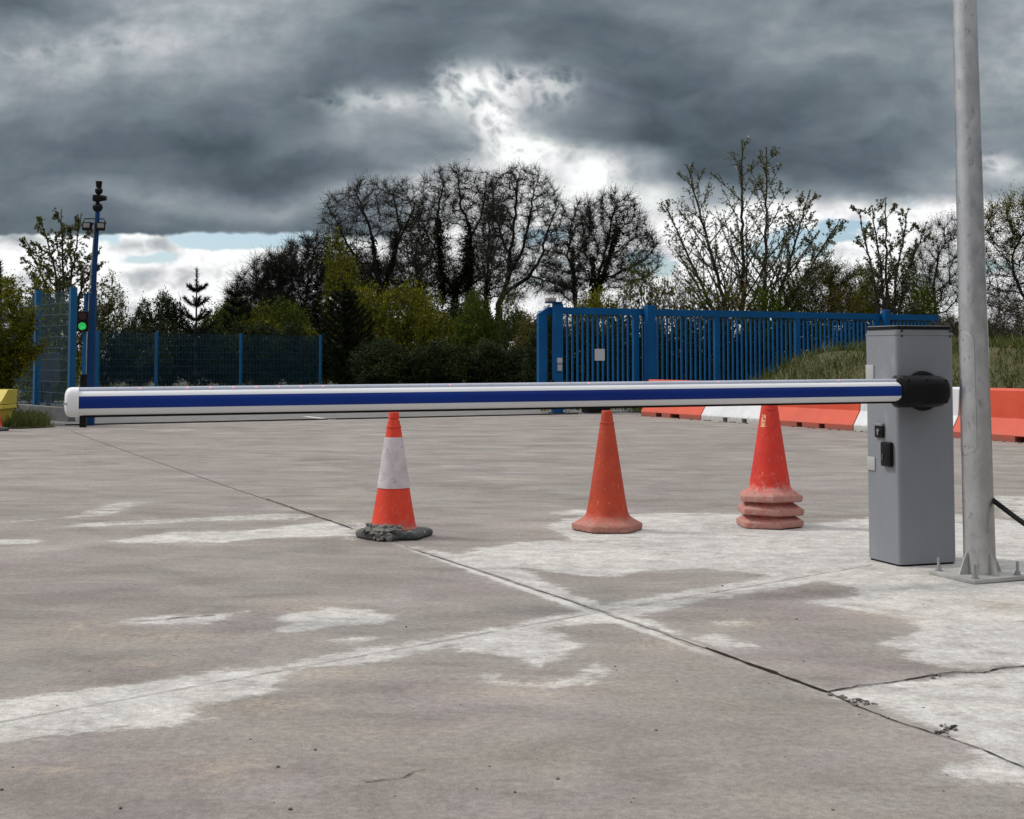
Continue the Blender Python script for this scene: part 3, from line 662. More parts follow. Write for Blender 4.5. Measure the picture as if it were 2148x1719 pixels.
for k in range(3):
    pr = [(z, r_ * (1.0 if hx == 0 else .97), hx) for z, r_, hx in FULL]
    if k < 2: pr = [q for q in pr]
    me = conemesh(pr, (R(38), R(34), R(26))[k], wob=.022, seed=10 + k)
    o = tag(link('traffic_cone', me, M_c3), labs[k], 'traffic cone', 'cones stacked on one another')
    o.location = ps + Vector(((-.002, .001, .004)[k], 0, .081 * k)); o.rotation_euler = ((0, R(.6), R(-.8))[k], (0, R(.8), R(.5))[k], 0)
pc_ = o
def conepatch(parent, z0, z1, a0, a1, m, name, seed, frac=.6):
    """ragged paint fleck on a cone surface"""
    r_ = random.Random(seed); b = bmesh.new(); nz, na = 14, 6
    rf = lambda z: np.interp(z, [.105, .135, .2, .3, .45, .6, .665], [.134, .126, .1145, .099, .0765, .054, .044]) + .0012
    for i in range(nz):
        for j in range(na):
            if r_.random() > frac: continue
            za, zb = z0 + (z1 - z0) * i / nz, z0 + (z1 - z0) * (i + 1) / nz; aa, ab = a0 + (a1 - a0) * j / na, a0 + (a1 - a0) * (j + 1) / na
            b.faces.new([b.verts.new((rf(z) * math.cos(a), rf(z) * math.sin(a), z)) for z, a in ((za, aa), (za, ab), (zb, ab), (zb, aa))])
    me = bpy.data.meshes.new(name); b.to_mesh(me); b.free(); return link(name, me, m, parent)
M_flk = mat('pale_paint_fleck', (.85, .50, .25), (.75, .42, .22), 30, .7)
conepatch(pc_, .475, .555, R(-150), R(-122), M_flk, 'paint_mark', 3, .72)
# banded cone on a rubber foot with dried mortar
p1 = G(825, 1126)
c1 = empty('traffic_cone', p1, 0); tag(c1, 'orange cone with white reflective band on a cement-crusted black rubber base', 'traffic cone')
M_foot = mat('dusty_rubber', (.035, .037, .037), (.085, .088, .088), 9, .8, dirt=((.26, .255, .24), 12, .54, .70), bump=.004, bscale=30)
ft = link('rubber_base', conemesh([(0, .215, 1), (.003, .228, 1), (.012, .236, 1), (.030, .236, 1), (.042, .226, 1), (.050, .205, 1), (.052, .15, 1)], R(12), wob=.02, seed=4), M_foot, c1)
bd = link('cone_body', conemesh([(.048, .100, 0), (.049, .148, 0), (.056, .149, 0), (.060, .141, 0), (.070, .136, 0), (.16, .119, 0), (.297, .0965, 0), (.45, .074, 0), (.60, .0525, 0), (.655, .043, 0), (.6565, .0455, 0), (.668, .0455, 0), (.670, .040, 0), (.700, .036, 0), (.703, .030, 0), (.712, .030, 0), (.715, .034, 0), (.75, .031, 0), (.751, .02, 0)]), M_c1, c1)
link('reflective_band', conemesh([(.296, .0972, 0), (.2965, .0995, 0), (.45, .0768, 0), (.5995, .0553, 0), (.600, .053, 0)]), M_slv, c1)
rr = random.Random(21); mo = MB()
for k in range(130):
    a = rr.gauss(R(-100), R(18)) if k < 90 else rr.gauss(R(-140), R(16)); rr_ = rr.uniform(.14, .222); h_ = rr.uniform(.05, .078) + (.020 if rr_ < .17 else 0)
    s_ = rr.uniform(.004, .015)
    bb = bmesh.new(); bmesh.ops.create_icosphere(bb, subdivisions=2, radius=s_)
    for v_ in bb.verts: v_.co *= rr.uniform(.72, 1.2)
    mo._add(bb, Matrix.Translation((rr_ * math.cos(a), rr_ * math.sin(a), h_ - .012)) @ Matrix.Diagonal((1.4, 1.1, .6, 1)))
for k in range(9):
    a = rr.gauss(R(-98), R(8)); s_ = rr.uniform(.008, .02); bb = bmesh.new(); bmesh.ops.create_icosphere(bb, subdivisions=2, radius=s_)
    for v_ in bb.verts: v_.co *= rr.uniform(.7, 1.2)
    mo._add(bb, Matrix.Translation((.236 * math.cos(a), .236 * math.sin(a), rr.uniform(.01, .045))))
mo_ = mo.build('dried_mortar', mat('dried_mortar', (.23, .222, .20), (.12, .115, .105), 18, .95, bump=.003), c1, False)
md = mo_.modifiers.new('fuse', 'REMESH'); md.mode = 'VOXEL'; md.voxel_size = .0035
tx = bpy.data.textures.new('crumble', 'CLOUDS'); tx.noise_scale = .012; tx.noise_depth = 4
md = mo_.modifiers.new('crumble', 'DISPLACE'); md.texture = tx; md.strength = .014; md.mid_level = .5
# ------------------------------------------------------------------ concrete safety barriers
M_bred = mat('red_painted_concrete', (.62, .072, .022), (.54, .056, .018), 3, .6, bump=.003, bscale=30, dirt=((.36, .10, .07), 9, .60, .76))
M_bwht = mat('white_painted_concrete', (.66, .67, .68), (.58, .59, .60), 3, .6, bump=.003, bscale=30, dirt=((.33, .33, .31), 9, .62, .76))
for m_, cg in ((M_bred, (.25, .095, .07)), (M_bwht, (.40, .39, .36))):
    E.nt = m_.node_tree; b_ = E.nt.nodes['Principled BSDF']; src = b_.inputs['Base Color'].links[0].from_socket
    t_ = E.nt.nodes.new('ShaderNodeTexCoord'); v_ = t_.outputs['Object']; x_, y_, z_ = sepxyz(v_)
    f_ = smooth(z_ + (noise(v_, 9, 7, .75) - .5) * .22, .13, .03, 0.0, .8)
    f2 = smooth(noise(combine(x_ * 9, y_, z_ * .7), 2.2, 6, .7), .56, .70) * .35
    c_ = mixc(f_, mixc(f2, src, cg), cg); E.nt.links.new(c_, b_.inputs['Base Color'])
B0 = Vector((2.46, 25.55, 0)); bd_ = Vector((.447, -.894, 0)).normalized(); byaw = math.atan2(bd_.y, bd_.x)
BLEN = 1.985
def barrier_mesh(notch, chip=None):
    """profile in y (0 = front foot line, back = +y side), extruded along x, slots cut through the foot"""
    prof = lambda z0: [(0, z0), (0, .085), (.135, .30), (.165, .66), (.185, .69), (.275, .69), (.295, .66), (.325, .30), (.46, .085), (.46, z0)]
    segs = [(0, 0.)]; nn = sorted(notch); xs_ = [0.0]
    for (x, wd) in nn: xs_ += [x - wd / 2, x + wd / 2]
    xs_.append(BLEN); mb = MB()
    for i in range(len(xs_) - 1):
        z0 = .075 if i % 2 else 0.0
        a, c = xs_[i], xs_[i + 1]
        e = .004 if i in (0,) else 0
        mb.prism([(a + (e if i == 0 else 0), y, z) for y, z in prof(z0)], (c - a - (.004 if i == len(xs_) - 2 else 0) - e, 0, 0))
    bmesh.ops.remove_doubles(mb.bm, verts=mb.bm.verts, dist=.0005)
    # remove interior faces shared by slices
    mb.bm.faces.ensure_lookup_table(); seen = {}
    for f in mb.bm.faces:
        c = f.calc_center_median(); n = f.normal
        if abs(n.x) > .99 and .01 < c.x < BLEN - .01: seen.setdefault(round(c.x, 3), []).append(f)
    return mb
blabs = ['red painted concrete barrier farthest from the camera, chipped along its foot', 'white concrete barrier between the chipped red one and the red one behind the cone stack', 'red concrete barrier with two foot slots behind the stack of cones', 'white concrete barrier half hidden behind the grey barrier post', 'red concrete barrier nearest the camera, behind the galvanised column']
M_hole = mat('slot_dark', (.02, .02, .02), rough=.95)
for k in range(5):
    t_ = empty('concrete_barrier', B0 + bd_ * (2.0 * k), byaw)
    tag(t_, blabs[k], 'barrier', 'row of red and white barriers')
    slots = [(.72, .14), (1.27, .14)] if k not in (0, 4) else [(.62, .20), (1.16, .30)] if k == 0 else [(.50, .22), (1.20, .2)]
    barrier_mesh(slots).build('block', (M_bred, M_bwht)[k % 2], t_)
rr = random.Random(3); dm = MB()
for k in range(60):
    q = B0 + bd_ * rr.uniform(-.1, 10) + Vector((-.894, -.447, 0)) * rr.uniform(.0, .12); dm.sph(q + Vector((0, 0, .004)), rr.uniform(.008, .025), (1.4, 1, .5), 6)
dm.build('loose_debris', mat('dead_leaf_litter', (.05, .035, .02), (.12, .09, .05), 20, .95)); tag(bpy.data.objects['loose_debris'], 'dark leaf litter gathered along the foot of the red and white barriers', 'debris', kind='stuff')
# ------------------------------------------------------------------ sliding gate
M_gate = mat('blue_gate_paint', (.002, .095, .27), (.002, .072, .21), 1.5, .45, dirt=((.02, .10, .22), 7, .62, .8), bump=.0008, spec=.2)
M_dblu = mat('dark_blue_paint', (.002, .042, .14), (.002, .030, .10), 2, .5, spec=.2)
g0 = P(1128, 755, 26.75); g0.z = 0; g1 = P(1972, 755, 31.7); g1.z = 0
gd = (g1 - g0).normalized(); GL = (g1 - g0).length; gyaw = math.atan2(gd.y, gd.x)
gate = empty('sliding_gate', g0, gyaw); tag(gate, 'long blue steel picket gate slid open in front of the hedge', 'gate')
def gx(px):   # distance along gate for an image column (measuring aid)
    r = ray(px, 700); a, b_ = r.x, r.y
    return (b_ * g0.x - a * g0.y) / (a * gd.y - b_ * gd.x)
ZT, ZB = 2.13, .22
fr = MB(); H_ = .14
fr.prism([(0, -.04, ZB), (.20, -.04, ZB), (.20, -.04, ZT - .10), (GL - .25, -.04, ZT - H_), (GL - .25, -.04, ZT), (.30, -.04, ZT), (0, -.04, ZT - .17)][:0] or [(.30, -.04, ZT - H_), (GL - .12, -.04, ZT - H_), (GL - .12, -.04, ZT), (.30, -.04, ZT)], (0, .08, 0))
fr.prism([(.0, -.04, ZB), (.20, -.04, ZB), (.20, -.04, ZT - H_ - .03), (.30, -.04, ZT - H_), (.30, -.04, ZT), (.24, -.04, ZT), (0, -.04, ZT - .14)], (0, .08, 0))
fr.prism([(GL - .12, -.04, ZT - H_), (GL - .12, -.04, ZB), (GL, -.04, ZB), (GL, -.04, ZT - .10), (GL - .03, -.04, ZT - .03), (GL - .12, -.04, ZT)], (0, .08, 0))
fr.build('frame', M_gate, gate)
MB().box((GL / 2, 0, ZB - .06), (GL - .02, .12, .16)).build('bottom_beam', M_dblu, gate)
ups = [gx(1157), gx(1333), gx(1503), gx(1672), gx(1838)]
for x in ups[1:]: MB().box((x, 0, (ZB + ZT - H_) / 2 + .01), (.13, .078, ZT - H_ - ZB - .02)).build('upright', M_gate, gate)
bounds = [gx(1173)] + ups[1:] + [GL - .12]
for a, c in zip(bounds, bounds[1:]):
    n = int(round((c - a - .13) / .118)); mb = MB()
    for k in range(1, n):
        x = a + .065 + (c - a - .13) * k / n
        mb.box((x, 0, (ZB + ZT - H_) / 2), (.034, .034, ZT - H_ - ZB))
    mb.build('picket_panel', M_gate, gate)
sg = MB().box((gx(1256), -.035, 1.17), (.24, .006, .24), bev=.002).build('notice_plate', mat('sign_white', (.55, .57, .60), (.48, .5, .53), 6, .5), gate)
def post(px, w_, d_, z_, label, offn, extra=None):
    q = g0 + gd * gx(px); nn = Vector((gd.y, -gd.x, 0)); q = q + nn * offn
    e = empty('gate_post', q, gyaw); tag(e, label, 'post', 'blue guide posts of the gate')
    MB().box((0, 0, z_ / 2), (w_, d_, z_), bev=.006).build('column', M_gate, e)
    MB().box((0, 0, .01), (w_ + .12, d_ + .10, .02)).build('foot_plate', M_dblu, e)
    return e
e1 = post(1163, .19, .12, 2.20, 'blue guide post at the open end of the gate carrying a small intercom', .13)
MB().box((.0, -.085, 1.05), (.10, .05, .11), bev=.006).cyl((0.01, -.112, 1.05), (.01, -.118, 1.05), .028, n=16).build('intercom', mat('pale_grey_box', (.45, .46, .46), (.38, .39, .39), 8), e1)
MB().box((.0, -.085, .91), (.09, .05, .13), bev=.006).build('keypad', M_lite, e1)
MB().box((-.09, 0, 2.215), (.30, .2, .03), bev=.004).build('top_plate', M_dblu, e1)
MB().box((-.16, 0, 2.27), (.20, .14, .09), bev=.02).build('flash_lamp', mat('beige_box', (.34, .33, .29), (.28, .27, .24), 8), e1)
MB().box((-.10, .0, .55), (.14, .10, .22), bev=.01).build('guide_bracket', M_blk, e1)
post(1356, .20, .14, 2.20, 'thick blue guide post a quarter of the way along the picket gate', .14)
post(1851, .15, .12, 2.22, 'blue guide post near the far end of the gate, above the grey barrier post', .12)
q = g0 + gd * gx(1222) + Vector((gd.y, -gd.x, 0)) * .35
mt = empty('gate_motor', q, gyaw); tag(mt, 'low dark gate motor box beneath the blue picket gate', 'gate motor')
MB().box((0.1, 0, .16), (.5, .3, .30), bev=.02).build('housing', M_blk, mt); MB().box((0.1, 0, .30), (.52, .32, .03), bev=.01).build('cover', mat('grey_cover', (.10, .10, .10), (.07, .07, .07), 6), mt)
q = g0 + gd * gx(1177) + Vector((gd.y, -gd.x, 0)) * .25
tag(MB().cyl((q.x, q.y, 0), (q.x, q.y, .34), .045, n=16, bev=.01).cyl((q.x, q.y, .34), (q.x, q.y, .37), .03, n=12).build('sensor_post', M_lite, None, True), 'short pale grey sensor post beside the foot of the gate', 'bollard')
# ------------------------------------------------------------------ left side: mast, signal, fences
M_fence = mat('blue_fence_paint', (.008, .105, .25), (.006, .085, .20), 3, .5, spec=.2)
M_wire = mat('green_blue_wire', (.010, .075, .14), (.008, .06, .11), 3, .5)
q = G(184, 893); mast = empty('camera_mast', q, R(8)); tag(mast, 'blue mast with stacked cameras and two floodlights at the yard entrance', 'mast')
MB().box((.03, 0, 1.08), (.14, .14, 2.16), bev=.004).build('lower_post', M_dblu, mast)
MB().box((-.065, .02, 1.09), (.045, .10, 2.12)).build('side_channel', M_gate, mast)
MB().cyl((.05, 0, 2.1), (.105, 0, 3.62), .045, .036, n=16).build('upper_tube', M_dblu, mast, True)
MB().tube([(-.03, -.08, .0), (-.02, -.085, 1.4), (.0, -.06, 2.2), (.05, -.05, 3.0), (.06, -.05, 3.3)], .009, 8).build('conduit', mat('pale_conduit', (.30, .29, .27), (.2, .2, .19), 9), mast, True)
MB().box((.06, 0, 3.30), (.34, .03, .03)).tube([(-.13, -.01, 3.30), (-.10, -.01, 3.38), (.20, -.01, 3.38), (.24, -.01, 3.30)], .010, 8).build('cross_arm', M_blk, mast)
for x, a in ((-.05, -8), (.16, 12)):
    fl = MB().box((0, 0, 0), (.15, .09, .13), bev=.012).build('floodlight', M_blk, mast); fl.location = (x, -.06, 3.25); fl.rotation_euler = (R(-14), 0, R(a))
    MB().box((0, -.047, 0), (.10, .006, .075)).build('lens', mat('flood_glass', (.22, .22, .21), (.16, .16, .16), 5, .2), fl)
MB().sph((.10, 0, 3.57), .085, (1, 1, .95)).build('dome_camera', M_blk, mast, True)
MB().cyl((.10, 0, 3.62), (.10, 0, 3.72), .03).box((.09, -.02, 3.72), (.13, .12, .11), bev=.02).cyl((.14, -.02, 3.72), (.24, -.04, 3.72), .055, .04).build('bullet_camera', M_blk, mast, True)
MB().cyl((.11, 0, 3.76), (.11, 0, 3.80), .03).sph((.115, 0, 3.845), .065).build('dome_camera', M_blk, mast, True)
MB().cyl((.115, 0, 3.90), (.115, 0, 4.0), .045, .055).build('siren', M_blk, mast, True)
q = P(173, 755, 21.2); q.z = 0; sig = empty('traffic_signal', q, R(6)); tag(sig, 'black two-lamp signal showing green beside the blue mast', 'traffic light')
MB().box((.02, .03, 1.20), (.05, .05, .72)).build('post', M_gate, sig); MB().box((.02, .03, .42), (.10, .10, .84), bev=.01).build('foot_box', M_blk, sig)
MB().box((0, 0, 1.68), (.175, .12, .325), bev=.012).build('housing', M_blk, sig)
MB().tube([(.09 * math.cos(R(a)) * .8, -.06 - .0, 1.76 + .072 * math.sin(R(a))) for a in range(0, 181, 15)], .006, 6).build('visor', M_blk, sig)
MB().tube([(.09 * math.cos(R(a)) * .8, -.06, 1.60 + .072 * math.sin(R(a))) for a in range(0, 181, 15)], .006, 6).build('visor', M_blk, sig)
MB().cyl((0, -.055, 1.76), (0, -.064, 1.76), .058, n=24).build('red_lens', mat('dark_red_lens', (.035, .004, .004), rough=.3), sig)
gl = bpy.data.materials.new('green_lens'); gl.use_nodes = True; E.nt = gl.node_tree; b = gl.node_tree.nodes['Principled BSDF']
vn = gl.node_tree.nodes.new('ShaderNodeTexVoronoi'); vn.inputs['Scale'].default_value = 60; t_ = gl.node_tree.nodes.new('ShaderNodeTexCoord'); gl.node_tree.links.new(t_.outputs['Object'], vn.inputs['Vector'])
b.inputs['Base Color'].default_value = (.01, .15, .04, 1); gl.node_tree.links.new(ramp(E(vn.outputs[0]), [(.1, (.03, .9, .18)), (.6, (.005, .25, .04))]), b.inputs['Emission Color']); b.inputs['Emission Strength'].default_value = .9
MB().cyl((0, -.055, 1.60), (0, -.064, 1.60), .060, n=24).build('green_lens', gl, sig)
def mesh_fence(pts, hts, zw, label, name='mesh_fence', pm=M_fence, wm=M_wire, grp=None, pwid=.06):
    f = empty(name, pts[0]); tag(f, label, 'fence', grp)
    o0 = pts[0]
    for a, h_ in zip(pts, hts):
        q = a - o0; d = (pts[1] - pts[0]).normalized()
        MB().box((q.x, q.y, h_ / 2), (pwid, pwid, h_), rz=math.atan2(d.y, d.x)).build('post', pm, f)
    for (a, c) in zip(pts, pts[1:]):
        d = (c - a); L_ = d.length; d.normalize(); mb = MB(); n = int(L_ / .05); V_, F_ = [], []
        a_ = a - o0; nn = Vector((-d.y, d.x, 0)) * .0025
        def bar_(p, q_, wv):
            i = len(V_); V_.extend([p - wv - nn, p + wv - nn, q_ + wv - nn, q_ - wv - nn, p - wv + nn, p + wv + nn, q_ + wv + nn, q_ - wv + nn])
            F_.extend([(i, i + 1, i + 2, i + 3), (i + 7, i + 6, i + 5, i + 4), (i, i + 4, i + 5, i + 1), (i + 2, i + 6, i + 7, i + 3), (i + 1, i + 5, i + 6, i + 2), (i, i + 3, i + 7, i + 4)])
        for k in range(1, n): p = a_ + d * (L_ * k / n); bar_(p + Vector((0, 0, .05)), p + Vector((0, 0, zw)), d * .0016)
        z = .08
        while z < zw:
            for e in (0,): bar_(a_ + Vector((0, 0, z)) + nn * 3, a_ + d * L_ + Vector((0, 0, z)) + nn * 3, Vector((0, 0, .0035)))
            z += .2
        me = bpy.data.meshes.new('wire_panel'); me.from_pydata(V_, [], F_); link('wire_panel', me, wm, f)
    return f
fp = []
for px, Y in ((205, 36.4), (328, 38.2), (505, 40.3), (672, 42.3)):
    q = P(px, 755, Y); q.z = 0; fp.append(q)
mesh_fence(fp, [1.86] * 4, 1.83, 'blue mesh fence with three posts in front of the dark hedge beyond the entrance', pwid=.07)
fq = []
for px, Y in ((151, 23.2), (78, 24.9), (-60, 27.5)):
    q = P(px, 755, Y); q.z = 0; fq.append(q)
mesh_fence(fq, [2.33, 2.36, 2.36], 2.28, 'tall blue mesh fence beside the green bush left of the mast', pwid=.11, pm=M_fence)
# low concrete plinth below the near fence
a_, b_ = fq[0] + Vector((.05, -.12, 0)), fq[2] + Vector((0, -.12, 0)); d_ = b_ - a_
tag(MB().box((a_ + b_) / 2 + Vector((0, 0, .12)), (d_.length, .12, .24), rz=math.atan2(d_.y, d_.x), bev=.01).build('low_wall', mat('grey_plinth', (.16, .16, .17), (.11, .11, .115), 4, .9, bump=.004)), 'low grey concrete kerb wall under the tall mesh fence', 'wall')
q = P(103, 755, 27.0); tag(MB().box((q.x, q.y, .90), (.34, .3, .62), bev=.01).box((q.x, q.y, .3), (.08, .08, .6)).build('control_box', mat('dark_grey_box', (.035, .035, .04), (.05, .05, .055), 5)), 'dark control box on a stand behind the tall mesh fence', 'box')
# yellow grit bin and the cone end beside it
M_yel = mat('yellow_plastic', (.62, .50, .06), (.52, .42, .05), 5, .5, dirt=((.30, .22, .06), 12, .58, .74))
q = P(8, 897, 20.9); q.z = 0
bn_ = empty('grit_bin', q - Vector((.42, -.25, 0)), R(-4)); tag(bn_, 'yellow plastic grit bin with sloping lid at the grass edge', 'bin')
mb = MB(); b = mb.bm
lo = [b.verts.new(v_) for v_ in ((-.33, -.20, 0), (.33, -.20, 0), (.33, .20, 0), (-.33, .20, 0))]; hi = [b.verts.new(v_) for v_ in ((-.37, -.24, .30), (.37, -.24, .30), (.37, .24, .30), (-.37, .24, .30))]
b.faces.new(lo[::-1]); b.faces.new(hi)
for k in range(4): b.faces.new((lo[k], lo[(k + 1) % 4], hi[(k + 1) % 4], hi[k]))
mb.build('bin_body', M_yel, bn_); MB().box((0, 0, .33), (.84, .54, .065), bev=.012).build('rim', M_yel, bn_)
MB().prism([(-.41, -.27, .375), (-.41, .27, .375), (-.38, .25, .60), (-.38, -.10, .60), (-.41, -.27, .42)], (.82, 0, 0)).build('bin_lid', M_yel, bn_)
c4 = empty('traffic_cone', P(-16, 901, 20.2) * 1.0, 0); c4.location.z = 0; tag(c4, 'red and white cone cut by the picture edge in front of the yellow bin', 'traffic cone')
for ch in (ft, bd): 
    n_ = ch.copy(); col.objects.link(n_); n_.parent = c4
n_ = [c for c in c1.children if c.name.startswith('reflective')][0].copy(); col.objects.link(n_); n_.parent = c4
# ------------------------------------------------------------------ vegetation
NR = np.random.RandomState
def unit(v): return v / (np.linalg.norm(v, axis=-1, keepdims=True) + 1e-9)
def ellips(rs, ells, n, shell=.55):
    """points in a union of ellipsoids (cx,cy,cz,rx,ry,rz)"""
    vol = np.array([e[3] * e[4] * e[5] for e in ells]) ** .8; cnt = (n * vol / vol.sum()).astype(int) + 1; out = []
    for e, c in zip(ells, cnt):
        d = unit(rs.normal(size=(c, 3))); r = rs.uniform(0, 1, (c, 1)) ** (1 / (3 + 3 * shell)); out.append(np.array(e[:3]) + d * r * np.array(e[3:]))
    return np.concatenate(out)
def colonize(rs, attr, start, step, infl, kill, iters=120, jit=.15, up=.05):
    """space colonisation: start = list of polylines (trunk skeleton)"""
    N = []; Pn = []
    for pl in start:
        pl = [np.array(p, float) for p in pl]; prev = -1
        if pl[0] is not None and N:
            d = [np.linalg.norm(q - pl[0]) for q in N]; prev = int(np.argmin(d))
        for a, b in zip(pl, pl[1:]):
            L_ = np.linalg.norm(b - a); k = max(1, int(L_ / step))
            for j in range(k):
                if prev == -1 or j > 0 or a is not pl[0]:
                    N.append(a + (b - a) * j / k + (rs.normal(size=3) * step * .12 if N else 0)); Pn.append(prev); prev = len(N) - 1
        N.append(pl[-1]); Pn.append(prev)
    N = np.array(N); Pn = list(Pn); A = attr.copy()
    D = np.full(len(A), 1e9); I = np.zeros(len(A), int)
    def upd(new, base):
        nonlocal D, I
        if len(new) == 0: return
        for s in range(0, len(new), 400):
            q = new[s:s + 400]; d = ((A[:, None, :] - q[None]) ** 2).sum(-1); j = d.argmin(1); dm = d[np.arange(len(A)), j]
            m = dm < D; D[m] = dm[m]; I[m] = base + s + j[m]
    upd(N, 0)
    grown = set()
    for it in range(iters):
        m = D < infl * infl
        if not m.any():
            if it > 4: break
            m = D < D.min() * 1.5 + .1
        idx = I[m]; dirs = unit(A[m] - N[idx]); un, inv = np.unique(idx, return_inverse=True)
        acc = np.zeros((len(un), 3)); np.add.at(acc, inv, dirs)
        dr = unit(unit(acc) + rs.normal(size=acc.shape) * jit + np.array([0, 0, up])); nw = N[un] + dr * step
        keep = []
        for k, (u_, p) in enumerate(zip(un, nw)):
            key = (int(u_), round(p[0] / step * 2), round(p[1] / step * 2), round(p[2] / step * 2))
            if key in grown: continue
            grown.add(key); keep.append(k)
        if not keep: break
        nw = nw[keep]; base = len(N); N = np.concatenate([N, nw]); Pn += [int(q) for q in un[keep]]
        upd(nw, base); al = D > kill * kill; A = A[al]; D = D[al]; I = I[al]
        if len(A) < 5 or len(N) > 9000: break
    return N, np.array(Pn)
def radii(Pn, tip, ex=2.3, cap=None):
    r = np.zeros(len(Pn)); hc = np.zeros(len(Pn), bool)
    for i in range(len(Pn) - 1, -1, -1):
        if not hc[i]: r[i] = tip ** ex
        p = Pn[i]
        if p >= 0: r[p] += r[i]; hc[p] = True
    r = r ** (1 / ex)
    return np.minimum(r, cap) if cap else r
def tubes(A, B, ra, rb, k):
    d = unit(B - A); h = np.where(np.abs(d[:, 2:3]) < .9, np.array([[0, 0, 1.]]), np.array([[1., 0, 0]])); s = unit(np.cross(d, h)); t = np.cross(d, s)
    an = np.arange(k) * 2 * math.pi / k; c = np.cos(an)[None, :, None]; sn = np.sin(an)[None, :, None]
    off = s[:, None] * c + t[:, None] * sn
    V_ = np.concatenate([A[:, None] - d[:, None] * ra[:, None, None] * .3 + off * ra[:, None, None], B[:, None] + off * rb[:, None, None]], 1).reshape(-1, 3)
    b = np.arange(len(A))[:, None] * 2 * k; i = np.arange(k)[None]; j = (i + 1) % k
    return V_, np.stack([b + i, b + j, b + k + j, b + k + i], -1).reshape(-1, 4)
def twigs(rs, N, d, n, ln, r, droop=0.0, gn=3, spread=.8):
    """random two-piece side shoots; returns tube arrays and tip points"""
    i = rs.randint(0, len(N), n); a = N[i]; dd = unit(d[i] * .7 + rs.normal(size=(n, 3)) * spread + np.array([0, 0, .15 - droop]))
    L_ = ln * rs.uniform(.4, 1.2, (n, 1)); b = a + dd * L_ * .5; d2 = unit(dd + rs.normal(size=(n, 3)) * .35 + np.array([0, 0, .1 - droop])); c = b + d2 * L_ * .5
    V1_, F1_ = tubes(a, b, np.full(n, r), np.full(n, r * .75), gn); V2_, F2_ = tubes(b, c, np.full(n, r * .75), np.full(n, r * .4), gn)
    return np.concatenate([V1_, V2_]), np.concatenate([F1_, F2_ + len(V1_)]), np.concatenate([b, c, (a + b) / 2]), np.concatenate([dd, d2, dd])
def leaves(rs, C, size, asp=.6, up=0.0, var=.4):
    n = len(C); a = unit(rs.normal(size=(n, 3))); nrm = unit(rs.normal(size=(n, 3)) + np.array([0, 0, up])); a = unit(a - nrm * (a * nrm).sum(1, keepdims=True)); b = np.cross(nrm, a)
    s = size * rs.uniform(1 - var, 1 + var, (n, 1)); a = a * s * .5; b = b * s * .5 * asp
    V_ = np.stack([C - a, C + b - a * .1, C + a, C - b - a * .1], 1).reshape(-1, 3)
    return V_, np.arange(4 * n).reshape(-1, 4)
def merge(parts):
    """[(V,F,mat_index)]"""
    Vs, Fs, Ms, o_ = [], [], [], 0
    for V_, F_, m in parts:
        if len(F_) == 0: continue
        Vs.append(V_); Fs.append(F_ + o_); Ms.append(np.full(len(F_), m)); o_ += len(V_)
    return np.concatenate(Vs), np.concatenate(Fs), np.concatenate(Ms)
def plant_parts(root, wood, crown, wm, lm, lm2=None):
    me = npmesh('trunk', *wood); link('trunk', me, wm, root, True)
    V_, F_, M_ = merge(crown); me = npmesh('crown', V_, F_); o = link('crown', me, wm, root); me.materials.append(lm)
    if lm2: me.materials.append(lm2)
    me.polygons.foreach_set('material_index', M_.astype(np.int32)); return o
def pxl(x, y, D): q = P(x, y, D); return np.array([q.x, q.y, q.z])
M_bark = mat('dark_bark', (.020, .016, .013), (.011, .009, .008), 8, .9, bump=.01)
M_barkg = mat('brown_bark', (.036, .026, .020), (.020, .015, .012), 8, .9, bump=.01)
M_lolive = leafmat('olive_leaf', (.036, .044, .003), (.11, .122, .006), (.23, .225, .014), trans=.30)
M_lgreen = leafmat('green_leaf', (.016, .034, .003), (.056, .088, .007), (.12, .155, .014), trans=.30)
M_ldark = leafmat('dark_leaf', (.005, .011, .003), (.015, .027, .006), (.038, .058, .012), trans=.10)
M_livy = leafmat('ivy_leaf', (.004, .007, .003), (.008, .013, .004), (.014, .022, .006), trans=.05)
M_lbud = leafmat('bronze_bud_leaf', (.045, .040, .014), (.085, .082, .026), (.16, .155, .05), trans=.3)
M_lcher = leafmat('cherry_leaf', (.040, .048, .012), (.085, .098, .028), (.20, .20, .12), trans=.3, nscale=2)
M_lblos = leafmat('cherry_blossom', (.14, .14, .08), (.34, .34, .28), (.58, .57, .50), trans=.25, nscale=3)
M_lyel = leafmat('young_oak_leaf', (.048, .050, .005), (.11, .105, .010), (.21, .185, .02), trans=.3)
M_need = leafmat('pine_needles', (.005, .009, .005), (.010, .016, .007), (.018, .026, .010), trans=.05)
M_bram = leafmat('bramble_leaf', (.035, .036, .014), (.066, .062, .026), (.11, .095, .05), trans=.2)
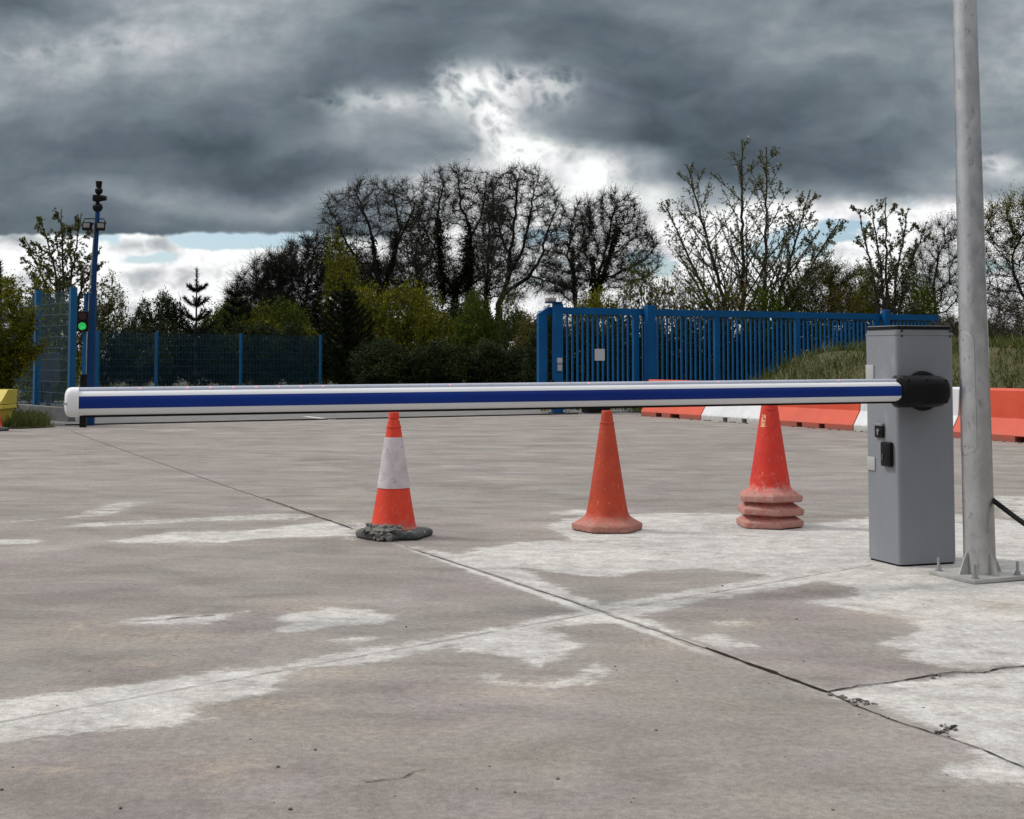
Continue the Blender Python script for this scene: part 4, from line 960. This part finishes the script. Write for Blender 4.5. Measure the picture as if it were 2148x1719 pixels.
def big_tree(name, label, cat, seed, D, trunk, ells, attn=1700, step=.22, leafm=None, nleaf=9000, lsize=.06, ntw=9000, tipr=.011, ivy=None, twl=.5, tcap=.32, jit=.16, grp=None, up=.05, twr=.006, depth=.85, leafspread=.05, lm2=None, kill=.34, bark=None, leafbias=0, limbs=(), rex=2.3):
    rs = NR(seed); base = pxl(trunk[0][0], trunk[0][1], D); base[2] = 0
    root = empty(name, base); tag(root, label, cat, grp)
    sk = [base * 0 + [0, 0, -.05]] + [pxl(x, y, D) - base + [0, rs.uniform(-.3, .3), 0] for x, y in trunk[1:]]
    sks = [sk]
    for lb_ in limbs:
        yy = rs.uniform(-1.2, 1.2); q_ = [pxl(x, y, D) - base for x, y in lb_]
        for k_, q in enumerate(q_): q[1] += yy * k_ / len(q_)
        sks.append(q_)
    el_ = []
    for (x, y, rx, ry) in ells:
        c = pxl(x, y, D) - base; s = D / F; el_.append((c[0], rs.uniform(-.3, .3) * rx * s, c[2], rx * s, rx * s * depth, ry * s))
    att = ellips(rs, el_, attn); att = att[att[:, 2] > .5]
    N, Pn = colonize(rs, att, sks, step, step * 7, kill if kill else step * 1.5, jit=jit, up=up)
    r = radii(Pn, tipr, rex, cap=tcap); d = np.zeros_like(N); m = Pn >= 0; d[m] = unit(N[m] - N[Pn[m]]); d[~m] = [0, 0, 1]
    i = np.where(m)[0]; p = Pn[i]; thick = r[i] > .045
    ra = np.minimum(r[p], r[i] * 1.35)
    wood = tubes(N[p[thick]], N[i[thick]], ra[thick], r[i[thick]], 7)
    th = ~thick; c1_ = tubes(N[p[th]], N[i[th]], ra[th], r[i[th]], 4)
    thin = np.where(r < .05)[0]
    tv, tf, tips, _ = twigs(rs, N[thin], d[thin], ntw, twl, twr)
    parts = [(c1_[0], c1_[1], 0), (tv, tf, 0)]
    if nleaf:
        if leafbias: zt = tips[:, 2]; pr = np.clip((zt - zt.min()) / (zt.max() - zt.min()), .02, 1) ** leafbias; k = rs.choice(len(tips), nleaf, p=pr / pr.sum())
        else: k = rs.randint(0, len(tips), nleaf)
        lv = leaves(rs, tips[k] + rs.normal(size=(nleaf, 3)) * leafspread, lsize); parts.append((lv[0], lv[1], 1))
    if ivy:
        iv = []
        for (x0, y0, x1, y1, rad_, n) in ivy:
            a = pxl(x0, y0, D) - base; b = pxl(x1, y1, D) - base; t = rs.uniform(0, 1, (n, 1)); lump = .55 + .45 * np.sin(t * 17 + x0) * np.sin(t * 31 + 2)
            iv.append(a + (b - a) * t + unit(rs.normal(size=(n, 3))) * rad_ * rs.uniform(.2, 1, (n, 1)) * lump)
        iv = np.concatenate(iv); lv = leaves(rs, iv, .085, .8); parts.append((lv[0], lv[1], 2))
    plant_parts(root, wood, parts, bark or M_bark, leafm or M_lbud, lm2 or M_livy)
    return root
big_tree('oak_tree', 'leftmost tall bare oak, ragged crown rising over the yellow-green bushes', 'tree', 3, 56, [(806,800),(806,720),(804,650),(800,610)], [(728,470,58,72),(770,440,60,70),(835,455,56,84),(695,445,30,44),(868,520,40,70),(745,570,80,50),(800,400,34,26),(850,405,30,30),(700,520,50,40)], 2700, limbs=[[(800,610),(788,560),(780,490),(756,425)],[(802,620),(822,560),(838,480),(822,405)],[(796,600),(760,560),(725,510),(698,455)],[(838,500),(862,460),(872,430)]], rex=2.12, ivy=[(804,740,800,600,.45,1800),(800,620,780,500,.3,1100),(802,620,835,490,.25,700)], nleaf=5200, jit=.20, lsize=.055, twr=.006, ntw=9000, step=.2)
big_tree('oak_tree', 'tallest bare oak in the middle with an ivy-covered trunk', 'tree', 4, 57, [(962,800),(960,720),(958,650),(955,610)], [(915,450,46,80),(965,415,60,70),(1015,405,44,60),(890,520,34,70),(1000,510,50,80),(935,560,70,60),(945,368,40,26),(1035,440,34,50),(900,400,30,34)], 2900, limbs=[[(955,610),(924,570),(918,500),(920,428),(930,380)],[(956,610),(990,570),(986,482),(966,428),(960,372)],[(986,500),(1012,450),(1020,400)],[(958,620),(1022,572),(1026,464),(1035,410)],[(922,540),(895,490),(880,440)]], rex=2.12, tcap=.34, ivy=[(958,780,950,600,.8,3200),(930,640,920,460,.5,3000),(985,640,984,470,.5,3000),(950,620,990,540,.5,1400)], nleaf=4200, jit=.20, lsize=.055, twr=.006, ntw=9000, step=.2)
big_tree('oak_tree', 'bare spreading oak with a thick leaning trunk, right of the ivy-clad oak', 'tree', 5, 54, [(1030,800),(1035,720),(1048,640),(1066,585)], [(1065,430,60,84),(1120,450,54,90),(1050,520,44,70),(1160,530,34,60),(1110,540,60,50),(1085,375,50,30),(1150,430,34,50),(1155,600,50,24),(1135,395,34,34)], 3100, limbs=[[(1066,585),(1069,536),(1051,493),(1037,446),(1033,385)],[(1068,575),(1095,529),(1109,471),(1120,400)],[(1056,620),(1109,580),(1138,536),(1145,493),(1167,440)],[(1109,580),(1150,590),(1195,600)],[(1069,536),(1080,460),(1085,390)]], rex=2.05, nleaf=1200, tcap=.40, jit=.15, ntw=9000, ivy=[(1035,760,1048,650,.4,1000)], twr=.006, step=.2)
big_tree('tree', 'slender tree with ivy all the way up its stem', 'tree', 6, 48, [(1212,800),(1210,700),(1204,620),(1200,560)], [(1192,500,32,80),(1218,480,34,66),(1195,590,44,50),(1165,560,30,60)], 900, ivy=[(1211,720,1200,520,.24,1500)], nleaf=1800, ntw=4200, tcap=.12, jit=.2, twr=.005, lsize=.05)
big_tree('tree', 'twin-stemmed ivy-covered tree with fine bare twigs between the slender tree and the cherry', 'tree', 7, 48, [(1250,800),(1248,700),(1248,620),(1256,570)], [(1262,480,56,76),(1320,490,52,76),(1295,430,48,34),(1360,540,34,50),(1240,540,44,50),(1310,570,60,40)], 2000, ivy=[(1250,760,1243,540,.34,2600),(1252,620,1298,480,.28,1900)], nleaf=4200, leafm=M_lbud, ntw=8000, tcap=.2, lsize=.05, jit=.22, twr=.005)
big_tree('tree', 'round brown twiggy tree left of the oaks with a dense dark crown', 'tree', 8, 50, [(640,800),(640,720),(636,660)], [(635,560,56,66),(600,600,60,50),(665,590,46,60),(620,640,70,40),(650,510,30,24)], 1900, nleaf=3200, ntw=10000, leafm=M_ldark, tcap=.2, lsize=.05, jit=.25, twr=.006)
big_tree('tree', 'low spreading brown twiggy tree at the left end of the wood', 'tree', 9, 49, [(560,800),(560,720),(556,670)], [(560,590,50,56),(520,630,50,45),(590,560,44,36),(560,650,70,34)], 1700, nleaf=3200, ntw=9000, leafm=M_ldark, tcap=.2, lsize=.05, jit=.25, twr=.006)
big_tree('oak_tree', 'oak with yellowing young leaves on top, right of the galvanised column', 'tree', 10, 40, [(2165,800),(2155,700),(2145,630),(2130,580)], [(2105,500,52,84),(2160,470,60,66),(2075,560,28,70),(2110,620,70,50),(2200,540,60,80)], 1700, nleaf=13000, leafm=M_lyel, leafbias=2.4, ntw=4000, lsize=.045, tcap=.24, tipr=.009, jit=.24)
big_tree('tree', 'pale leafed sparse tree just left of the galvanised column', 'tree', 12, 44, [(1965,800),(1965,700),(1965,640)], [(1960,520,38,66),(1930,580,46,56),(2000,510,40,60),(1990,600,50,60)], 1300, nleaf=4200, leafm=M_lbud, ntw=4500, lsize=.042, tcap=.11, jit=.24, twr=.004)
big_tree('oak_tree', 'low oak with mustard young leaves between the two cherries', 'tree', 13, 41, [(1745,800),(1742,720),(1740,680)], [(1740,590,56,40),(1800,605,50,40),(1700,630,50,40),(1770,650,80,30)], 1300, nleaf=9000, leafm=M_lyel, leafbias=1.0, ntw=3500, lsize=.05, tcap=.15, jit=.24)
big_tree('oak_tree', 'bare oak half hidden between the leftmost oak and the ivy-clad oak', 'tree', 15, 61, [(880,800),(880,720),(878,650),(880,600)], [(870,520,60,66),(890,470,40,60),(850,580,60,50),(910,590,60,50)], 1900, ivy=[(880,780,880,560,.5,2600)], nleaf=3000, jit=.22, lsize=.05, twr=.006, ntw=8000, step=.22)
big_tree('oak_tree', 'bare oak half hidden behind the ivy-clad oak and the leaning oak', 'tree', 16, 62, [(1020,800),(1020,720),(1018,650),(1020,600)], [(1030,540,56,60),(1000,590,60,50),(1070,590,50,50),(1040,480,40,60)], 1800, ivy=[(1020,780,1022,580,.5,2400)], nleaf=2600, jit=.22, lsize=.05, twr=.006, ntw=8000, step=.22)
big_tree('oak_tree', 'dark scrubby tree filling the space below the two left oaks', 'tree', 17, 58, [(750,800),(750,720),(745,660)], [(740,580,60,50),(700,560,40,60),(800,590,60,50),(840,620,60,40)], 1700, nleaf=4500, jit=.24, lsize=.06, leafm=M_ldark, twr=.006, ntw=8000, step=.22)
def cherry(label, seed, D, stems, leafm, nsub=6, lsize=.055, clump=5, name='cherry_tree', nside=13, side=.55, gap=.13, maxang=50, blos=None, minf=.2, grp=None, thin=1.0):
    """straight ascending stems with side branches carrying clumps of leaves along them"""
    rs = NR(seed); rr = random.Random(seed); b0 = pxl(stems[0][0][0], 800, D); b0[2] = 0
    root = empty(name, b0); tag(root, label, 'tree', grp); As, Bs, Ra, Rb, tips = [], [], [], [], []
    def line(p, d, L_, r0, upb, lvl):
        n = max(3, int(L_ / .16)); q = p.copy(); out = [q.copy()]
        for k in range(n):
            d = unit(d + rs.normal(size=3) * .05 + np.array([0, 0, upb])); q2 = q + d * L_ / n
            As.append(q); Bs.append(q2); Ra.append(max(.005, r0 * (1 - k / n * .85))); Rb.append(max(.004, r0 * (1 - (k + 1) / n * .85))); q = q2; out.append(q)
        return out, d
    for st in stems:
        pts = [pxl(x, y, D) - b0 for x, y in st]; pts[0][2] = min(pts[0][2], 0 if len(pts[0]) else 0); Ls = [np.linalg.norm(b - a) for a, b in zip(pts, pts[1:])]; Lt = sum(Ls); n = int(Lt / .2); sp = []
        for k in range(n + 1):
            s = Lt * k / n; j = 0
            while j < len(Ls) - 1 and s > Ls[j]: s -= Ls[j]; j += 1
            sp.append(pts[j] + (pts[j + 1] - pts[j]) * min(1, s / Ls[j]) + rs.normal(size=3) * .015)
        r0 = .012 + .0095 * Lt
        for k, (a, b) in enumerate(zip(sp, sp[1:])): As.append(a); Bs.append(b); Ra.append(r0 * (1 - k / n * .88) ** .9 + .003); Rb.append(r0 * (1 - (k + 1) / n * .88) ** .9 + .003)
        for k in range(int(n * .75), n + 1): tips.append(sp[min(k, n)])
        for i in range(nside):
            f = minf + (0.97 - minf) * (i + rr.random()) / nside; k = int(f * n); p = sp[k]; sd = unit(sp[min(k + 1, n)] - sp[k - 1])
            az_ = i * 2.4 + rr.uniform(-.5, .5); ang = R(rr.uniform(maxang - 16, maxang)); h = np.array([math.cos(az_), math.sin(az_), 0]); d = unit(sd * math.cos(ang) + h * math.sin(ang))
            L1 = Lt * side * (1.05 - f) * rr.uniform(.75, 1.15) + .25; o1, _ = line(p, d, L1, r0 * (1 - f) * .55 + .006, .035, 1)
            for q in o1[2:]: tips.append(q)
            for s_ in range(nsub):
                g = rr.uniform(.2, .95); q = o1[int(g * (len(o1) - 1))]; d2 = unit(d + rs.normal(size=3) * .55 + np.array([0, 0, .15])); L2 = L1 * .42 * (1.1 - g) * rr.uniform(.6, 1.2) + .12
                o2, _ = line(q, d2, L2, .007, .05, 2)
                for t in o2[1:]: tips.append(t)
    tips = np.array(tips); A_, B_ = np.array(As), np.array(Bs); Ra_, Rb_ = np.array(Ra), np.array(Rb); th = Ra_ > .03
    wood = tubes(A_[th], B_[th], Ra_[th], Rb_[th], 7); cr = tubes(A_[~th], B_[~th], Ra_[~th], Rb_[~th], 4)
    tips = tips[rs.rand(len(tips)) < thin]
    C = np.repeat(tips, clump, 0) + unit(rs.normal(size=(len(tips) * clump, 3))) * rs.uniform(.01, .06, (len(tips) * clump, 1)); lv = leaves(rs, C, lsize, .65)
    parts = [(cr[0], cr[1], 0), (lv[0], lv[1], 1)]
    if blos:
        k = rs.rand(len(tips)) < blos; C = np.repeat(tips[k], 5, 0) + rs.normal(size=(k.sum() * 5, 3)) * .04; lv = leaves(rs, C, .05, .9); parts.append((lv[0], lv[1], 2))
    plant_parts(root, wood, parts, M_barkg, leafm, M_lblos); return root
cherry('tall cherry with bare straight shoots tipped with buds above the middle of the gate', 31, 38, [[(1562,860),(1558,640),(1556,295)], [(1560,800),(1520,640),(1440,345)], [(1560,800),(1500,660),(1395,430)]], M_lcher, nside=24, nsub=7, clump=4, lsize=.052, side=.46, blos=.05, minf=.26)
cherry('bushy cherry flecked with white blossom, right beside the tall bare-tipped cherry', 32, 38.5, [[(1610,860),(1605,640),(1608,310)], [(1625,800),(1635,620),(1700,400)], [(1630,800),(1650,640),(1762,462)]], M_lcher, nside=22, nsub=7, clump=5, lsize=.058, side=.44, blos=.25, minf=.26)
cherry('small fan-shaped cherry over the grey barrier post', 33, 37, [[(1862,830),(1860,620),(1858,415)], [(1862,700),(1835,600),(1800,440)], [(1864,700),(1895,590),(1945,470)], [(1862,700),(1850,580),(1828,430)], [(1864,700),(1880,580),(1905,440)]], M_lcher, nside=10, nsub=4, clump=9, lsize=.058, side=.26, maxang=44, blos=.2, minf=.40)
cherry('leafy cherry tree behind the blue mast at the left', 34, 40, [[(135,860),(135,650),(128,440)], [(140,700),(165,620),(212,520)], [(130,700),(105,620),(52,500)], [(138,700),(150,580),(170,450)], [(132,700),(118,580),(85,455)], [(142,760),(190,700),(236,640)]], M_lcher, nside=16, nsub=6, clump=8, lsize=.068, side=.36, maxang=56, blos=.08, minf=.22)
def pine(label, seed, px, top, D, wpx, name='pine_tree', layers=9, dens=1.0):
    rs = NR(seed); rr = random.Random(seed); b0 = pxl(px, 800, D); b0[2] = 0; H = pxl(px, top, D)[2]; W = wpx / 2 * D / F
    root = empty(name, b0); tag(root, label, 'tree'); A_, B_, ra, rb, C, Dr = [], [], [], [], [], []
    n = 14
    for k in range(n): A_.append([0, 0, H * k / n]); B_.append([0, 0, H * (k + 1) / n]); ra.append(.05 * (1 - k / n) + .012); rb.append(.05 * (1 - (k + 1) / n) + .012)
    for l in range(layers):
        f = .12 + .82 * l / layers; z = H * f; L_ = W * (1 - f) ** .8 * 1.15 + .12
        for j in range(7):
            a = j * 2 * math.pi / 7 + rr.uniform(-.3, .3); q = np.array([0, 0, z]); d = np.array([math.cos(a), math.sin(a), .12]); m_ = 6; L2 = L_ * rr.uniform(.8, 1.1)
            for k in range(m_):
                d = unit(d + np.array([0, 0, .14])); q2 = q + d * L2 / m_; A_.append(q); B_.append(q2); ra.append(.013); rb.append(.010)
                for t in rs.uniform(0, 1, int((16 + 22 * L2) * dens)): C.append(q + (q2 - q) * t); Dr.append(d)
                q = q2
    for k in range(int(160 * dens)): C.append(np.array([0, 0, H * rs.uniform(.86, 1.01)])); Dr.append(np.array([0, 0, 1.]))
    C = np.array(C, float); Dr = np.array(Dr, float); n = len(C); o_ = unit(Dr * .55 + rs.normal(size=(n, 3)) * .6 + np.array([0, 0, .2])); s = unit(np.cross(o_, rs.normal(size=(n, 3)))) * .009; L_ = rs.uniform(.07, .14, (n, 1))
    V_ = np.stack([C - s, C + s, C + o_ * L_ + s * .4, C + o_ * L_ - s * .4], 1).reshape(-1, 3)
    A_, B_, ra, rb = map(lambda q: np.array(q, float), (A_, B_, ra, rb)); th = ra > .0135
    w1_ = tubes(A_[th], B_[th], ra[th], rb[th], 6); w2_ = tubes(A_[~th], B_[~th], ra[~th], rb[~th], 4)
    plant_parts(root, w1_, [(w2_[0], w2_[1], 0), (V_, np.arange(4 * n).reshape(-1, 4), 1)], M_bark, M_need); return root
pine('young pine with a bare candle top rising over the left hedge', 41, 410, 566, 43, 120, layers=7)
pine('dark pine tip at the left picture edge', 42, -4, 555, 33, 90)
pine('broad dark pine between the fence end and the olive bushes', 43, 722, 600, 44, 180, layers=14, dens=1.5)
pine('dark pointed pine at the left of the brown twiggy trees', 44, 495, 590, 46, 110, layers=10)
# shrubs: a few grown shapes, each copied as things of their own
def shrub_proto(seed, leafm, n=15000, lsize=.055, loose=0.0, shape=1.0, ntw=2600, lumps=7, bark=None):
    rs = NR(seed); root = empty('shrub', (0, 0, 0)); el_ = [(0, 0, 1.2, .80, .80, 1.05)]
    for k in range(lumps):
        a = rs.uniform(0, 6.28); z = rs.uniform(.35, 2.2); q = .75 * (1 - abs(z - 1) / 1.9) ; el_.append((math.cos(a) * q, math.sin(a) * q, z, rs.uniform(.28, .48), rs.uniform(.28, .48), rs.uniform(.25, .45) * shape))
    att = ellips(rs, el_, 900, .9); att = att[att[:, 2] > .06]
    st = [[(0, 0, -.02), (.05, 0, .35), (.1, .05, .8)], [(.02, .02, 0), (-.2, .1, .5), (-.25, .2, .9)], [(0, -.02, 0), (.1, -.3, .5)]]
    N, Pn = colonize(rs, att, st, .11, .8, .15, jit=.2, up=.06); r = radii(Pn, .005, cap=.045); m = Pn >= 0; d = np.zeros_like(N); d[m] = unit(N[m] - N[Pn[m]]); d[~m] = [0, 0, 1]
    i = np.where(m)[0]; p = Pn[i]; th = r[i] > .016
    wood = tubes(N[p[th]], N[i[th]], np.minimum(r[p], r[i] * 1.3)[th], r[i[th]], 5); c = tubes(N[p[~th]], N[i[~th]], r[i[~th]], r[i[~th]], 3)
    tv, tf, tips, _ = twigs(rs, N[r < .014], d[r < .014], ntw, .26, .0028, spread=.7)
    if loose: tips = tips[rs.rand(len(tips)) > loose]
    pts = np.concatenate([N[r < .012], tips, tips]); k = rs.randint(0, len(pts), n); lv = leaves(rs, pts[k] + rs.normal(size=(n, 3)) * .035, lsize, .62)
    plant_parts(root, wood, [(c[0], c[1], 0), (tv, tf, 0), (lv[0], lv[1], 1)], bark or M_barkg, leafm); return root
PROT = {'olive': shrub_proto(51, M_lolive, 17000), 'olive2': shrub_proto(52, M_lolive, 13000, shape=1.4), 'green': shrub_proto(53, M_lgreen, 15000), 'dark': shrub_proto(54, M_ldark, 17000, .06),
        'dark2': shrub_proto(55, M_ldark, 14000, .06), 'loose': shrub_proto(56, M_lgreen, 5200, .055, .35, 1.3, 3200), 'loose2': shrub_proto(57, M_lyel, 4600, .055, .4, 1.5, 3200), 'bramble': shrub_proto(58, M_bram, 6500, .04, .2, .9, 5200)}
used_p = set(); rs_ = random.Random(77)
def shrub(kind, px, D, wpx, top, label, grp=None, cat='bush'):
    s = D / F; Wm = wpx * s; Hm = pxl(px, top, D)[2]; q = pxl(px, 755, D); q[2] = 0
    sc_ = (Wm / 2 / 1.08, Wm / 2 / 1.08, Hm / 2.35)
    r = PROT[kind]
    if kind in used_p: r = dup(r, q, rs_.uniform(0, 6.28), sc_)
    else: used_p.add(kind); r.location = q; r.scale = sc_; r.rotation_euler = (0, 0, rs_.uniform(0, 6.28))
    if 'group' in r: del r['group']
    tag(r, label, cat, grp); return r
gL = 'bushes behind the low mesh fence'; lL = 'dark leafy bush of the hedge seen through the low blue mesh fence'
for px, D, wd, tp, kd in ((215,44,120,690,'dark'),(285,44,130,690,'dark2'),(350,43.5,130,688,'dark'),(420,44,130,690,'dark2'),(490,44,130,690,'dark'),(560,44.5,130,690,'dark2'),(630,45,140,690,'dark')):
    shrub(kd, px, D, wd, tp, lL, gL)
shrub('loose', 215, 47, 150, 600, 'loose leafy bush letting sky through, just right of the blue mast')
shrub('dark', 295, 46, 90, 645, 'small dark bush left of the young pine')
shrub('dark2', 355, 47, 110, 630, 'dark bush at the foot of the young pine')
shrub('green', 465, 47, 150, 632, 'green-brown bush right of the young pine')
shrub('olive2', 545, 46, 170, 655, 'olive bush under the low spreading tree')
shrub('green', 610, 47, 140, 630, 'green bush under the round brown tree')
shrub('olive', 645, 45, 90, 680, 'small rusty olive bush behind the end post of the mesh fence')
shrub('olive2', 720, 49, 130, 520, 'tall yellow-green bush below the leftmost oak')
shrub('olive', 775, 46, 150, 590, 'broad yellow-green bush right of the dark pine')
shrub('olive', 850, 45, 170, 585, 'largest yellow-green bush in the middle of the hedge')
shrub('olive2', 915, 44, 130, 640, 'yellow-green bush below the ivy-clad oak')
shrub('green', 995, 41, 112, 612, 'rounded deep green bush under the leaning oak trunk')
shrub('olive2', 1020, 40, 120, 725, 'low olive bush in front of the rounded green bush')
shrub('loose', 1075, 42, 100, 620, 'loose leafy bush with sky showing through, left of the gate end')
shrub('loose2', 1110, 40, 100, 660, 'thin pale bush directly left of the gate end')
gM = 'low dark bushes across the entrance'; lM = 'low dark bush of the row across the far side of the entrance road'
for px, D, wd, tp, kd in ((735,44,120,730,'dark'),(790,39,140,720,'dark2'),(830,38.5,150,735,'dark'),(900,38.5,140,725,'dark2'),(965,38.5,140,735,'dark'),(1035,38.5,140,725,'dark2'),(1100,38,130,740,'dark')):
    shrub(kd, px, D, wd, tp, lM, gM)
gG = 'dense bushes right behind the gate'; lG = 'dense dark bush seen between the pickets of the blue gate'
for k in range(14):
    px = 1150 + k * 70; shrub(('dark', 'dark2')[k % 2], px, 33.5 + k * .45, 130, 672 + (k * 37) % 14, lG, gG)
lab2 = [('olive',1255,36,130,600,'bright yellow-green bush above the left end of the gate'), ('loose',1330,37,150,570,'first see-through leafy bush above the gate, right of the bright one'), ('loose2',1400,37,150,585,'pale airy bush below the left shoots of the tall cherry'),
 ('loose',1480,36.5,150,590,'airy green bush at the foot of the tall cherry'), ('loose2',1540,36.5,140,600,'thin yellow-green bush under the tall cherry'), ('green',1610,36.5,120,600,'dense green bush at the foot of the blossoming cherry'),
 ('loose',1680,38,150,590,'airy bush right of the blossoming cherry'), ('loose2',1770,38,150,600,'airy yellow-green bush under the mustard oak'), ('olive2',1840,39,140,585,'olive bush at the foot of the small fan-shaped cherry'), ('loose',1900,39,150,580,'airy green bush right of the small fan-shaped cherry'),
 ('green',1935,38,120,600,'green bush over the rounded end of the gate'), ('loose2',1190,38,120,640,'thin bush behind the left guide post')]
for kd, px, D, wd, tp, lb in lab2: shrub(kd, px, D, wd, tp, lb)
gB = 'brambles on the grass bank'; lB = 'brown-green bramble on the grass bank behind the galvanised column'
for px, D, wd, tp in ((1985,29,120,655),(2060,27,110,660),(2000,30,130,650),(2085,29,140,652),(2150,28,140,640),(2220,28,150,640),(2120,32,200,610)): shrub('bramble', px, D, wd, tp, lB, gB)
big_tree('bush', 'bright olive bush at the left edge overhanging the tall mesh fence', 'bush', 61, 22.2, [(10,850),(10,800),(5,740)], [(-10,690,75,110),(50,690,46,66),(78,725,40,16),(20,610,54,44),(-60,700,90,140),(40,760,40,44),(75,655,24,30)], 2600, step=.085, leafm=M_lolive, nleaf=30000, lsize=.040, ntw=5000, tipr=.004, twl=.22, tcap=.05, jit=.25, twr=.0025, leafspread=.03, bark=M_barkg)
shrub('olive2', 90, 33, 170, 610, 'olive bush behind the tall mesh fence')
shrub('dark', 60, 36, 160, 640, 'dark bush behind the tall mesh fence')
gW = 'bushes at the back of the wood'; lW = 'dark bush at the back, filling the foot of the wood'
for k in range(11): shrub(('dark', 'dark2')[k % 2], 480 + k * 66, 51, 150, 640 + (k * 53) % 30, lW, gW)
# grass bank
def bank_h(x, y):
    q = (x - 2.46) * .894 + (y - 25.55) * .447; t = (x - 2.46) * .447 - (y - 25.55) * .894
    h = 1.24 * sstep(t, -1.3, 3.0) * sstep(q, .55, 2.5)
    return h + .05 * np.sin(x * 2.1 + y) * np.sin(y * 1.7) * sstep(q, .6, 1.5) - .03
def gate_y(x): return g0.y + (x - g0.x) * gd.y / gd.x
xs = np.linspace(1.5, 19, 120); ys = np.linspace(11, 33, 150); X, Y = np.meshgrid(xs, ys)
Z = bank_h(X, Y); Q = (X - 2.46) * .894 + (Y - 25.55) * .447
nx, ny = len(xs), len(ys); idx = np.arange(nx * ny).reshape(ny, nx)
Fc = np.stack([idx[:-1, :-1], idx[:-1, 1:], idx[1:, 1:], idx[1:, :-1]], -1).reshape(-1, 4)
ok = (Q.ravel() > .5) & (Y.ravel() < gate_y(X.ravel()) - .1); Fc = Fc[ok[Fc].all(1)]
M_bank = mat('turf_soil', (.06, .065, .022), (.09, .075, .035), 3, .95, bump=.03)
tag(link('grass_bank', npmesh('grass_bank', np.stack([X, Y, Z + .02], -1).reshape(-1, 3), Fc), M_bank, None, True), kind='structure')
def grassmat():
    m = bpy.data.materials.new('long_grass'); m.use_nodes = True; E.nt = m.node_tree; nt = E.nt; b = nt.nodes['Principled BSDF']; b.inputs['Roughness'].default_value = .6; b.inputs['Specular IOR Level'].default_value = .2
    g = nt.nodes.new('ShaderNodeNewGeometry'); t = nt.nodes.new('ShaderNodeTexCoord')
    c = ramp(noise(t.outputs['Object'], .9, 4) * .55 + E(g.outputs['Random Per Island']) * .45, [(.28, (.030, .052, .007)), (.48, (.062, .092, .012)), (.62, (.11, .12, .03)), (.76, (.30, .24, .12))])
    nt.links.new(c, b.inputs['Base Color']); tr = nt.nodes.new('ShaderNodeBsdfTranslucent'); nt.links.new(c, tr.inputs[0]); mx = nt.nodes.new('ShaderNodeMixShader'); mx.inputs[0].default_value = .3
    nt.links.new(b.outputs[0], mx.inputs[1]); nt.links.new(tr.outputs[0], mx.inputs[2]); nt.links.new(mx.outputs[0], nt.nodes['Material Output'].inputs[0]); return m
M_grass = grassmat()
def grass(name, label, px_, py_, pz_, hmin, hmax, wd, seed):
    rs = NR(seed); n = len(px_); b = np.stack([px_, py_, pz_], -1); d = unit(np.stack([rs.normal(size=n) * .45, rs.normal(size=n) * .45, np.ones(n)], -1)); L_ = rs.uniform(hmin, hmax, (n, 1)) ; bend = np.stack([rs.normal(size=n), rs.normal(size=n), np.zeros(n) - .3], -1) * .35
    a = rs.uniform(0, math.pi, n); s = np.stack([np.cos(a), np.sin(a), a * 0], -1) * wd; m1 = b + d * L_ * .5; m2 = b + unit(d + bend) * L_ * .98
    V_ = np.stack([b - s, b + s, m1 + s * .7, m1 - s * .7, m2 + s * .12, m2 - s * .12], 1).reshape(-1, 3); i = np.arange(n)[:, None] * 6
    F_ = np.concatenate([i + np.array([[0, 1, 2, 3]]), i + np.array([[3, 2, 4, 5]])], 1).reshape(-1, 4)
    return tag(link(name, npmesh(name, V_, F_), M_grass), label, 'grass', kind='stuff')
rs = NR(91); n = 95000; x = rs.uniform(1.6, 12.5, n); y = rs.uniform(15, 31, n); q = (x - 2.46) * .894 + (y - 25.55) * .447; cl_ = perlin(x * 1.4, y * 1.4, 7)
k = (q > .6) & (q < 6) & (y < gate_y(x) - .25) & (x / y < .43) & (rs.rand(n) < .75 + cl_); x, y = x[k], y[k]
grass('bank_grass', 'long green and straw coloured grass over the bank behind the concrete barriers', x, y, bank_h(x, y), .10, .34, .008, 1)
# grass verge at the left under the olive bush
vp = [tk(-.3, -.15), tk(-.2, 1.6), (-9.3, 30), (-14, 30), (-14, 20.6), (P(60, 755, 20.9).x, 20.75), (P(120, 755, 21.3).x, 21.3)]
sheet('grass_verge', vp, .016, M_bank)
n = 60000; x = rs.uniform(-12, -6.2, n); y = rs.uniform(20.6, 27, n); k = (sdf(vp, x, y) > .03) & (rs.rand(n) < .6 + perlin(x * 2, y * 2, 3)); x, y = x[k], y[k]
grass('verge_grass', 'rough dark green grass around the yellow grit bin', x, y, x * 0 + .01, .06, .26, .006, 2)
# rank grass and weeds along the foot of the hedges
n = 60000; x = rs.uniform(-13, 14, n); y = rs.uniform(27, 43, n); k = (y > 36.2 + x * .15) & (x < 1.2) | ((y > gate_y(x) + .6) & (y < gate_y(x) + 3) & (x > .6)); x, y = x[k], y[k]
grass('hedge_grass', 'rank grass along the foot of the far hedge', x, y, x * 0, .1, .4, .012, 3)
sheet('hedge_soil', [(-40, 36.5), (1.0, 36.8), (1.0, 29), (14, 35), (40, 35), (40, 90), (-40, 90)], .013, M_soil)
